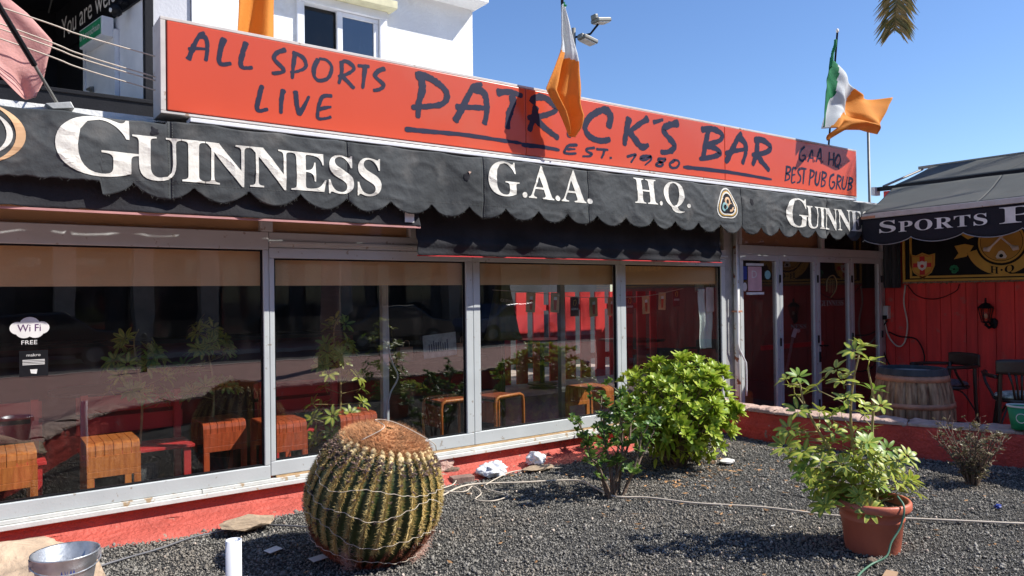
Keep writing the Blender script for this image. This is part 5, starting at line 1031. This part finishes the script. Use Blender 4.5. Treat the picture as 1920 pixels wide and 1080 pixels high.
def bag(name, c, r, label, seed):
    g = G(); g.blob(c, r, 4, .0, seed); nv = []
    for x, y, z in g.v:
        d = Vector((x - c[0], y - c[1], z - c[2])); k = 1 + .45 * noise.noise(Vector((x * 10 + seed, y * 10, z * 10))) - .55 * abs(noise.noise(Vector((x * 17, y * 17, z * 17 + seed)))) + .2 * noise.noise(Vector((x * 45, y * 45, z * 45))); p = Vector(c) + d * k; nv.append((p.x, p.y, max(.005, p.z)))
    g.v = nv; t = tag(obj(name, g, 'bag', smooth=True), label, 'plastic bag', 'plastic bags by the plinth'); return t
bag('plastic_bag', (3.68, -.24, .05), (.17, .10, .075), 'crumpled white plastic bag lying right of the brown brick', 1); bag('plastic_bag', (4.16, -.24, .085), (.12, .09, .065), 'crumpled white plastic bag resting on the flat brown stone', 6)
for i, (x, y, a) in enumerate(((1.50, -.99, .4), (1.66, -1.33, .2))):
    c, s_ = math.cos(a), math.sin(a); o = obj('plant_card', G().box(x - .05, x + .05, y - .03, y + .03, 0, .0025, rot=Matrix.Rotation(a, 3, 'Z') @ Matrix.Rotation(.12, 3, 'X')), 'letter', loc=(0, 0, gh(x, y) + .028)); tag(o, ['white plastic plant card lying left of the cactus', 'white plastic plant card lying just in front of the cactus foot'][i], 'card', 'white cards on the gravel')
tag(obj('cardboard_scrap', G().box(4.02, 4.14, -3.56, -3.50, .02, .03, rot=Matrix.Rotation(.3, 3, 'Z')), 'cardb'), 'torn cardboard scrap at the lower edge in front of the pot', 'cardboard')
tag(obj('blue_wrapper', G().blob((5.95, -3.35, .03), (.028, .02, .014), 2, .35, 2), 'blue'), 'crumpled blue and white sweet wrapper on the gravel at the right', 'wrapper')
for i, (x, y) in enumerate(((4.3, -2.62), (4.36, -2.72), (3.6, -1.9), (2.4, -2.3))):
    tag(obj('cigarette_end', G().tube([(x, y, gh(x, y) + .02), (x + .028, y + .012 * (i - 1), gh(x, y) + .022)], .004, 6), 'letter'), ['white cigarette end left of the pot, upper of a close pair', 'white cigarette end left of the pot, lower of a close pair', 'white cigarette end on open gravel in front of the thin shrub', 'white cigarette end on the gravel right of the cactus foot'][i], 'cigarette end', 'cigarette ends on the gravel')
# white pvc pipe standing up
pv = thing('pvc_pipe', 'upright cut white plastic pipe standing in the gravel', 'pipe', (.84, -2.54, 0)); g = G().lathe([(.031, -.02), (.031, .62), (.027, .62), (.027, .3)], 32, (.84, -2.54, 0)); obj('tube', g, 'pvc', pv, smooth=True)
# zinc bucket with printed crest
zb = (.29, -2.14, .345); zk = thing('zinc_bucket', 'galvanised metal bucket with blue crest standing on the low wall', 'bucket', zb)
zs = (.102 * .0 + .078, .118); hz = .235
obj('body', G().lathe([(0, .0), (zs[0], 0), (zs[0] + .002, .006), (zs[1], hz - .008), (zs[1] + .006, hz - .004), (zs[1] + .006, hz + .002), (zs[1] - .002, hz), (zs[0] - .004, .01), (0, .008)], 48, zb), 'zinc', zk, smooth=True)
g = G()
for s_ in (-1, 1): g.box(zb[0] + s_ * .118 - .008, zb[0] + s_ * .118 + .008, zb[1] - .018, zb[1] + .018, zb[2] + hz - .05, zb[2] + hz - .01)
g.tube([(zb[0] - .125, zb[1], zb[2] + hz - .03)] + [(zb[0] + .125 * math.cos(math.pi - t * math.pi / 12), zb[1] - .118 * math.sin(t * math.pi / 12), zb[2] + hz - .03 - .03 * math.sin(t * math.pi / 12)) for t in range(1, 12)] + [(zb[0] + .125, zb[1], zb[2] + hz - .03)], .0028, 6); obj('handle', g, 'zinc', zk)
vd = math.atan2(-5.64 + 2.14, -.29)
def zp(s_, z): q = zs[0] + (zs[1] - zs[0]) * z / hz + .0012; th = vd + s_ / q; return (zb[0] + q * math.cos(th), zb[1] + q * math.sin(th), zb[2] + z)
g = G()
for a, b, c, d in ((-.022, .028, .165, .172), (-.024, .030, .150, .158)): g.poly([zp(a, c), zp(b, c), zp(b, d), zp(a, d)])
for k in range(5): x = -.018 + k * .0105; g.poly([zp(x, .172), zp(x + .009, .172), zp(x + .0045, .192)]); g.poly([zp(x + .001, .158), zp(x + .007, .158), zp(x + .007, .165), zp(x + .001, .165)])
put_text(g, 'Royal', lambda x, y: zp(-.05 + .10 * x, .108 + .03 * y), serif=True); obj('printed_crest', g, 'blue', zk)

# ================= interior furniture =================
def stool_proto():
    t = thing('plywood_stool', 'x', 'stool'); W_, D_ = .335, .40; z0, z1 = .36, .545
    for s_ in (-1, 1):   # bent seat of six strips with saw cuts between them at the bends
        pass
    for k in range(6):
        a = -W_ / 2 + k * W_ / 6; b = a + W_ / 6 - .004; P = [(0, z0), (0, z1 - .045), (.008, z1 - .018), (.028, z1 - .004), (.05, z1), (D_ - .05, z1), (D_ - .028, z1 - .004), (D_ - .008, z1 - .018), (D_, z1 - .045), (D_, z0)]
        obj('seat_strip', G().grid(lambda u, v, a=a, b=b: (a + (b - a) * u, (lambda i, f: P[i][0] * (1 - f) + P[i + 1][0] * f)(min(8, int(v * 9)), v * 9 - min(8, int(v * 9))), (lambda i, f: P[i][1] * (1 - f) + P[i + 1][1] * f)(min(8, int(v * 9)), v * 9 - min(8, int(v * 9)))), 1, 9), 'orange', t, solid=.012)
    obj('apron', G().box(-W_ / 2, W_ / 2, -.011, .0, z0 + .0, z1 - .085), 'orange', t); obj('apron', G().box(-W_ / 2, W_ / 2, D_, D_ + .011, z0, z1 - .085), 'orange', t)
    for y in (0, D_): obj('leg_frame', G().box(-W_ / 2, W_ / 2, y - .013, y + .013, z0 - .045, z0 - .002).box(-W_ / 2, -W_ / 2 + .045, y - .013, y + .013, 0, z0 - .046).box(W_ / 2 - .045, W_ / 2, y - .013, y + .013, 0, z0 - .046), 'orange', t, bevel=.003)
    return t
def hoop_proto():
    t = thing('loop_stool', 'x', 'stool')
    for y in (0, .34):
        P = [(-.2, y, 0), (-.2, y, .48), (-.19, y, .53), (-.15, y, .55), (.15, y, .55), (.19, y, .53), (.2, y, .48), (.2, y, 0)]; obj('loop_leg', G().tube(P, .016, 8), 'orange', t, smooth=True)
    obj('seat', G().box(-.17, .17, .01, .33, .52, .545), 'darkply', t, bevel=.005); obj('side_panel', G().box(-.196, -.184, .02, .32, .3, .5), 'darkply', t); return t
st = stool_proto(); sp = [(.775, .17, 'second bright orange plywood stool from the left behind the first window'), (.16, .17, 'leftmost orange plywood stool behind the first window'), (2.0, .2, 'reddish plywood stool at the left end of the second window'), (2.62, .2, 'reddish plywood stool behind the cactus in the second window'), (5.36, .16, 'wide orange plywood stool left of the green bush'), (1.62, .55, 'dark plywood stool half hidden at the right end of the first window'), (-.45, .2, 'plywood stool beyond the left frame edge')]
for i, (x, y, l) in enumerate(sp):
    o = st if i == 0 else dup(st, (0, 0, 0)); o.location = (x, y, .055); o['label'] = l; o['group'] = 'bent plywood stools behind the windows'
    if i in (2, 3, 5):
        for c_ in kids(o):
            c_.material_slots[0].link = 'OBJECT'; c_.material_slots[0].material = MT['redply']
o = dup(st, (0, 0, 0)); o.location = (7.85, .22, -.19); o.scale = (.9, .9, .95); o['label'] = 'reddish plywood stool behind the leftmost glass door'; o['group'] = 'bent plywood stools behind the windows'
hp = hoop_proto(); hp.location = (3.68, .3, .06); hp['label'] = 'loop framed orange stool behind the post between second and third windows'; hp['group'] = 'loop framed stools'
o = dup(hp, (4.22, .25, .06), R(12), 'loop framed orange stool in the lower left of the third window')
def bench(x, lb):
    t = thing('red_bench', lb, 'bench', (x, .7, .06), 'red benches inside the first window')
    for k in range(3): obj('seat_slat', G().box(x - .38, x + .38, .50 + k * .13, .62 + k * .13, .44, .465), 'redslat', t, bevel=.004)
    for k in range(2): obj('back_slat', G().box(x - .38, x + .38, .92 + k * .02, .94 + k * .02, .55 + k * .16, .68 + k * .16), 'redslat', t, bevel=.004)
    for sx in (-1, 1):
        obj('leg', G().box(x + sx * .33 - .025, x + sx * .33 + .025, .52, .57, .06, .44), 'redslat', t); obj('leg', G().box(x + sx * .33 - .025, x + sx * .33 + .025, .86, .91, .06, .86), 'redslat', t)
    return t
bench(.02, 'red slatted bench at the lower left behind the first window'); bench(1.0, 'red slatted bench behind the second stool of the first window'); bench(2.35, 'red slatted bench at the left end of the second window')
# interior tables, as dark shapes
tbl = thing('bar_table', 'dark round bar table inside the first window', 'table', (.9, 1.9, .06)); obj('table_top', G().lathe([(0, .74), (.4, .74), (.4, .71), (0, .71)], 28, (.9, 1.9, .06)), 'blackwood', tbl); obj('leg', G().tube([(.9, 1.9, .06), (.9, 1.9, .77)], .04, 10), 'blackwood', tbl); obj('base', G().lathe([(0, .03), (.25, .02), (.25, 0)], 24, (.9, 1.9, .06)), 'blackwood', tbl)
for x, y, l in ((3.2, 2.2, 'dark round bar table inside the second window'), (6.6, 2.0, 'dark round bar table inside the fourth window'), (5.2, 2.3, 'dark round bar table deep inside the third window')): dup(tbl, (x, y, .06), 0, l)
cnt_ = thing('bar_counter', 'dark red bar counter deep inside the room', 'counter', (1, 4, .06)); obj('front', G().box(-2, 4.2, 3.9, 4.4, .06, 1.06), mat('dark_red_panel', (.16, .02, .016), .5), cnt_); obj('counter_top', G().box(-2.05, 4.25, 3.82, 4.45, 1.065, 1.11), 'blackwood', cnt_)
# objects behind the glass
YB = .2
def bunting(x, z, kind, s_=1., lab=''):
    x *= .936; z = 1.6 + (z - 1.6) * .936
    t = thing('beer_poster', lab, 'poster', (x, YB, z)); w2, h2 = .058 * s_, .10 * s_
    if kind == 'pic':
        t2 = R(random.uniform(-7, 4)); Mx = Matrix.Rotation(t2, 3, 'Y'); P = lambda a, b, o=0: tuple(Vector((x, YB - o, z)) + Mx @ Vector((a * w2, 0, b * h2)))
        obj('sheet', G().poly([P(-1, -1), P(1, -1), P(1, 1), P(-1, 1)]), 'pcard', t)
        obj('beer_glass', G().poly([P(-.2, -.75, .002), P(.3, -.75, .002), P(.42, .25, .002), P(-.3, .25, .002)]), 'pbeer', t); obj('foam', G().poly([P(-.3, .26, .002), P(.42, .26, .002), P(.38, .6, .002), P(-.22, .55, .002)]), 'letter', t)
    else:
        obj('sheet', G().poly([(x - w2, YB + .001, z - h2), (x + w2, YB + .001, z - h2), (x + w2, YB + .001, z + h2), (x - w2, YB + .001, z + h2)]), 'pdark', t)
        g = G(); g.tube(catmull([(x - .018, YB - .002, z + .015), (x - .012, YB - .002, z + .06), (x + .016, YB - .002, z + .065), (x + .018, YB - .002, z + .03), (x, YB - .002, z + .008)], 4), .003, 4); obj('harp', g, 'gold', t)
        g = G(); put_text(g, 'GUINNESS', lambda a, b: (x - w2 * .8 + 1.6 * w2 * a, YB - .002, z - .035 + .022 * b)); obj('lettering', g, 'letter', t)
MT['pcard'] = mat('green_gold_print', (.62, .58, .26), .5, .5, 9, col2=(.8, .42, .2)); MT['pbeer'] = mat('beer_print', (.55, .06, .02), .4, .3, 14); MT['pdark'] = mat('dark_red_print', (.06, .006, .006), .6)
for x, z, k, l in ((4.76, 1.51, 'pic', 'leftmost beer poster of the bunting in the third window'), (5.09, 1.50, 'pic', 'second beer poster of the bunting, beside the dark harp card'), (5.37, 1.45, 'harp', 'dark harp card hanging between posters in the third window'), (5.65, 1.44, 'pic', 'beer poster right of the harp card in the third window'), (5.93, 1.44, 'pic', 'beer poster half behind the frame at the right end of the third window'),
                   (6.22, 1.46, 'harp', 'dark harp card at the left end of the fourth window'), (6.49, 1.45, 'pic', 'green beer poster in the middle of the fourth window'), (6.77, 1.49, 'pic', 'red beer poster hanging in the fourth window'), (7.03, 1.53, 'harp', 'small dark harp card beside the pale towel')): bunting(x, z, k, 1., l)
tag(obj('bunting_string', G().tube(catmull([(4.0, .2, 1.64), (4.5, .2, 1.61), (5.05, .2, 1.56), (5.57, .2, 1.55), (6.1, .2, 1.56), (6.7, .2, 1.64)], 5), .003, 5), 'cord'), 'string carrying the beer posters behind the glass', 'string')
twl = thing('hanging_towel', 'pale green towel with a white paper pinned to it behind the fourth window', 'towel', (7.0, .12, 1.6))
obj('cloth', G().grid(lambda u, v: (6.86 + .03 * v + (.25 - .05 * v) * u, .12 + .014 * math.sin(u * 12) + .008 * math.sin(v * 9), 1.63 - .70 * v), 26, 30), 'towel', twl, smooth=True, solid=.003); obj('upper_cloth', G().grid(lambda u, v: (6.84 + .27 * u, .145 + .012 * math.sin(u * 9), 1.92 - .32 * v), 20, 6), mat('teal_cloth', (.30, .46, .46), .9), twl, smooth=True, solid=.003)
obj('paper', G().box(6.97, 7.11, .092, .095, 1.36, 1.65), 'paper', twl)
um2 = thing('folded_parasol', 'folded olive green parasol standing behind the third window', 'parasol', (4.50, .75, .06))
obj('cloth', G().lathe([(.02, 1.92), (.05, 1.80), (.09, 1.55), (.15, 1.2), (.18, 1.12), (.05, 1.16)], 40, (4.50, .75, 0), fn=lambda r, z, a: r * (1 + .18 * math.cos(8 * a))), 'olive', um2, smooth=True); obj('pole', G().tube([(4.5, .75, .06), (4.5, .75, 1.95)], .02, 8), 'blackwood', um2)
g = G(); put_text(g, 'GUINNESS', lambda a, b: (4.40 + .2 * a, .75 - .11 - .01 * math.sin(3.1 * a), 1.52 - .03 * a + .035 * b)); obj('lettering', g, 'letter', um2)
pl = thing('pendant_lamp', 'small dark pendant lamp hanging in the second window', 'lamp', (2.43, .6, 1.75)); obj('cable', G().tube([(2.43, .6, 1.78), (2.43, .6, 2.4)], .004, 5), 'black', pl); obj('shade', G().lathe([(.015, .07), (.05, .05), (.062, -.03), (.058, -.03), (.04, .04), (0, .06)], 24, (2.44, .6, 1.72)), 'curtain', pl, smooth=True)
tag(obj('white_curtain_cord', G().tube(catmull([(3.03, .5, 2.1), (3.05, .5, 1.2), (3.08, .5, 1.0), (3.14, .5, .85), (3.06, .5, .7), (3.02, .5, .5), (3.05, .5, .35), (3.08, .5, .2)], 6), .008, 6), 'pvc', smooth=True), 'white cable curling down beside the pale post in the second window', 'cable')
# paper bags and notice on a ledge in window two
lg = thing('ledge_table', 'dark ledge table carrying paper bags and a notice in the second window', 'table', (3.6, .9, .06)); obj('table_top', G().box(3.1, 4.3, .75, 1.1, .93, .96), 'blackwood', lg); obj('leg', G().box(3.15, 3.2, .8, .85, .06, .93).box(4.2, 4.25, .8, .85, .06, .93), 'blackwood', lg)
for i, (x, h) in enumerate(((3.40, .13), (4.05, .14))):
    pbg = thing('paper_bag', ['brown paper bag standing left of the pale notice in the second window', 'brown paper bag standing right of the pale notice in the second window'][i], 'paper bag', (x, .86, .96)); obj('body', G().box(x - .07, x + .07, .82, .90, .962, .962 + h), 'cardb', pbg); obj('handle', G().tube(catmull([(x - .03, .82, .96 + h), (x - .025, .82, 1.02 + h), (x + .025, .82, 1.02 + h), (x + .03, .82, .96 + h)], 4), .003, 5), 'cardb', pbg); pbg['group'] = 'paper bags in the second window'
nb = thing('notice_board', 'pale blue tilted notice standing between two paper bags', 'notice', (3.75, .8, 1.05)); Mn = Matrix.Rotation(R(-4), 3, 'Y')
obj('sheet', G().box(3.57, 3.95, .79, .796, .98, 1.21, rot=Mn), mat('pale_blue_notice', (.42, .5, .52), .5, .2, 20), nb)
g = G()
for k in range(9): g.box(3.63 + k * .026, 3.642 + k * .026, .786, .789, 1.04, 1.04 + .11 * random.uniform(.7, 1), rot=Mn, c=(3.76, .79, 1.095))
obj('printed_bars', g, 'carb2', nb)
# stickers on the glass
wi = thing('wifi_sticker', 'white and purple WiFi FREE sticker on the leftmost window', 'sticker', (.28, -.002, 1.40))
g = G()
for (cx_, cz_, r_) in ((.215, 1.42, .040), (.28, 1.435, .055), (.345, 1.42, .040), (.25, 1.40, .045), (.31, 1.40, .045)): g.poly([(cx_ + r_ * math.cos(a * .3142) * 1.05, -.0032 - .00015 * cx_, cz_ + r_ * math.sin(a * .3142)) for a in range(20)])
obj('cloud', g, 'letter', wi); g = G(); put_text(g, 'Wi Fi', lambda x, y: (.215 + .125 * x, -.0048, 1.398 + .045 * y), serif=False); obj('lettering', g, mat('purple_print', (.10, .03, .12), .5), wi)
g = G(); put_text(g, 'FREE', lambda x, y: (.235 + .085 * x, -.0048, 1.315 + .026 * y), serif=False); obj('lettering', g, 'letter', wi)
rt_ = thing('review_sticker', 'black rounded sticker with white print below the WiFi sign', 'sticker', (.3, -.002, 1.2))
obj('plate', G().box(.222, .378, -.0045, -.0032, 1.11, 1.275), 'black', rt_, bevel=.0)
g = G(); put_text(g, 'makro', lambda x, y: (.262 + .075 * x, -.0052, 1.238 + .018 * y), serif=False)
for z_ in (1.212, 1.203, 1.193, 1.184): g.poly([(.24, -.0052, z_), (.36, -.0052, z_), (.36, -.0052, z_ + .005), (.24, -.0052, z_ + .005)])
g.poly([(.285, -.0052, 1.13), (.315, -.0052, 1.125), (.32, -.0052, 1.155), (.28, -.0052, 1.155)]); obj('print', g, 'letter', rt_)
ps = thing('door_poster', 'pink paper poster taped high on the leftmost glass door', 'poster', (7.75, -.01, 1.8)); obj('sheet', G().box(7.63, 7.90, -.012, -.008, 1.60, 1.90), 'pink', ps); g = G(); put_text(g, 'D', lambda x, y: (7.70 + .1 * x, -.0135, 1.76 + .09 * y), serif=False); obj('lettering', g, 'letter', ps)
[obj('tape', G().box(7.60, 7.95, -.0075, -.006, a, a + .03), 'paper', ps) for a in (1.91, 1.555)]
s1 = thing('door_sticker', 'small blue sticker with white lettering left of the pink poster', 'sticker', (7.56, -.01, 1.8)); obj('sheet', G().box(7.53, 7.61, -.010, -.0065, 1.74, 1.90), 'blue', s1); obj('label_oval', G().poly([(7.57 + .04 * math.cos(a * .4), -.0072, 1.65 + .055 * math.sin(a * .4)) for a in range(16)]), 'letter', s1)
s2 = tag(obj('round_sticker', G().poly([(8.03 + .06 * math.cos(a * .3142), -.0072, 1.80 + .055 * math.sin(a * .3142)) for a in range(20)]), 'teal'), 'small round teal sticker right of the pink poster', 'sticker')
g9 = thing('door_lettering', 'faint harp and GUINNESS lettering on the glass of the third door', 'window lettering', (9.45, -.01, 1.4)); g = G(); put_text(g, 'GUINNESS', lambda x, y: (9.17 + .58 * x, -.0065, 1.385 + .075 * y)); obj('lettering', g, 'letgrey' if 0 else mat('pale_grey_print', (.22, .2, .19), .6), g9)
g = G(); g.tube(catmull([(9.34, -.008, 1.58), (9.36, -.008, 1.74), (9.50, -.008, 1.80), (9.58, -.008, 1.72), (9.56, -.008, 1.60), (9.44, -.008, 1.50)], 5), .008, 4)
for k in range(4): g.tube([(9.40 + k * .04, -.008, 1.56), (9.40 + k * .04, -.008, 1.74)], .0025, 4)
obj('harp', g, mat('ochre_print', (.25, .17, .06), .6), g9)
g8 = tag(obj('ness_reflection', put_text(G(), 'NESS', lambda x, y: (8.50 + .35 * x, -.0065, 1.10 + .06 * y)), mat('dim_reflection', (.13, .12, .11), .6)), 'dim grey NESS reflection drawn as letters on the glass of the second door', 'window lettering')  # flat dim letters stand in for a reflected word
mp_ = thing('mop_handle', 'grey metal handle leaning inside the second glass door', 'broom', (8.6, .2, .9)); obj('shaft', G().tube([(8.52, .25, -.2), (8.80, .15, 1.02)], .018, 8), 'lampm', mp_); obj('grip', G().tube([(8.79, .15, .98), (8.82, .13, 1.08), (8.88, .13, 1.06)], .028, 8), 'pvc', mp_)
tag(obj('door_bar', G().box(8.35, 9.75, .30, .34, .82, .88), 'redp'), 'red horizontal rail seen behind the glass doors', 'rail')

# ================= the street behind the viewer, seen in the glass =================
sb2 = thing('shop_building', 'dark shaded shop building across the street with pale columns', 'building', (5, -21, 0))
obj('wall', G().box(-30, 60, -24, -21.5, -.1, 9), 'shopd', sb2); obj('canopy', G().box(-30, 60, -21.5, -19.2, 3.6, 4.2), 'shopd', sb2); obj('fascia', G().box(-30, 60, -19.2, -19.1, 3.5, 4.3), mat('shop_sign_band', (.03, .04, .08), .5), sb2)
for k, x in enumerate((-6, -2, 2.05, 4.1, 6.0, 10.5, 15, 20, 26)): obj('column', G().box(x - .27, x + .27, -19.4, -18.9, -.1, 3.5), 'shopcol', sb2)
for k in range(14): x = -8 + k * 3.0; obj('shop_window', G().box(x, x + 2.4, -21.45, -21.4, .3, 2.9), 'carglass', sb2)
pm = thing('street_palm', 'palm trunk on the far pavement, mirrored in the second window', 'palm tree', (6.65, -10.7, 0)); obj('trunk', G().tube([(6.65, -10.7, -.1), (6.65, -10.7, 1), (6.7, -10.7, 7)], [.30, .22, .2], 14), 'bark', pm, smooth=True)
for k in range(9): a = k * .7; dx, dy = math.cos(a), math.sin(a); obj('frond', frond([(6.7, -10.7, 7), (6.7 + dx * .9, -10.7 + dy * .9, 7.7), (6.7 + dx * 2, -10.7 + dy * 2, 7.4), (6.7 + dx * 2.7, -10.7 + dy * 2.7, 6.3)], .45, k, 30), 'palm', pm)
dup(pm, (10.6, -12.4, 0), 0, 'slimmer palm trunk on the pavement, mirrored right of the first'); dup(pm, (-3.5, -11.5, 0), 0, 'palm trunk on the pavement mirrored at the far left')
def car(name, label, x, y, m_):
    t = thing(name, label, 'car', (x, y, -.15)); pr = [(-2.1, .35), (-2.15, .6), (-1.9, .85), (-1.3, .92), (-.7, 1.38), (.6, 1.42), (1.35, .98), (2.0, .86), (2.15, .6), (2.1, .35)]
    obj('body', G().prism([(x + a, y - .85, b - .15) for a, b in pr], (0, 1.7, 0)), m_, t, bevel=.06, smooth=False); obj('window_band', G().prism([(x + a, y - .857, b - .15) for a, b in [(-1.15, .95), (-.65, 1.31), (.55, 1.34), (1.15, 1.0)]], (0, 1.714, 0)), 'carglass', t)
    for a in (-1.3, 1.3):
        for s_ in (-1, 1): w_ = obj('wheel', G().tube([(x + a, y + s_ * .86, .18), (x + a, y + s_ * .66, .18)], .33, 24), 'tyre', t); obj('rim', G().tube([(x + a, y + s_ * .865, .18), (x + a, y + s_ * .87, .18)], .2, 16), 'lampm', w_)
car('parked_car', 'dark saloon car parked across the street, mirrored in the second window', 11.2, -17.0, 'carbody'); car('parked_car', 'blue grey car parked behind the dark saloon, mirrored in the glass', 16.2, -17.0, 'carb2'); car('parked_car', 'dark car parked at the far left of the street', 1.2, -17.0, 'carbody')
bo = thing('bollard', 'short dark steel bollard on the pavement opposite the first window', 'bollard', (3.0, -12.4, -.03)); obj('post', G().tube([(3, -12.4, -.03), (3, -12.4, .8), (3, -12.4, .84)], [.07, .07, .03], 12), 'black', bo, smooth=True)
for i, x in enumerate((-1, 7.3, 9.3, 13.2, 15.4)): dup(bo, (x, -12.4, -.03), 0, ['bollard left of the first one', 'bollard nearest the street palm', 'bollard between the two palm trunks', 'bollard right of the palm trunks', 'rightmost bollard along the kerb'][i])
for o in COL.objects:
    if o.name.startswith('bollard'): o['group'] = 'bollards along the kerb'
    if o.name.startswith('street_palm'): o['group'] = 'palms across the pavement'
    if o.name.startswith('bar_table'): o['group'] = 'round tables inside the bar'
bpy.context.view_layer.update()
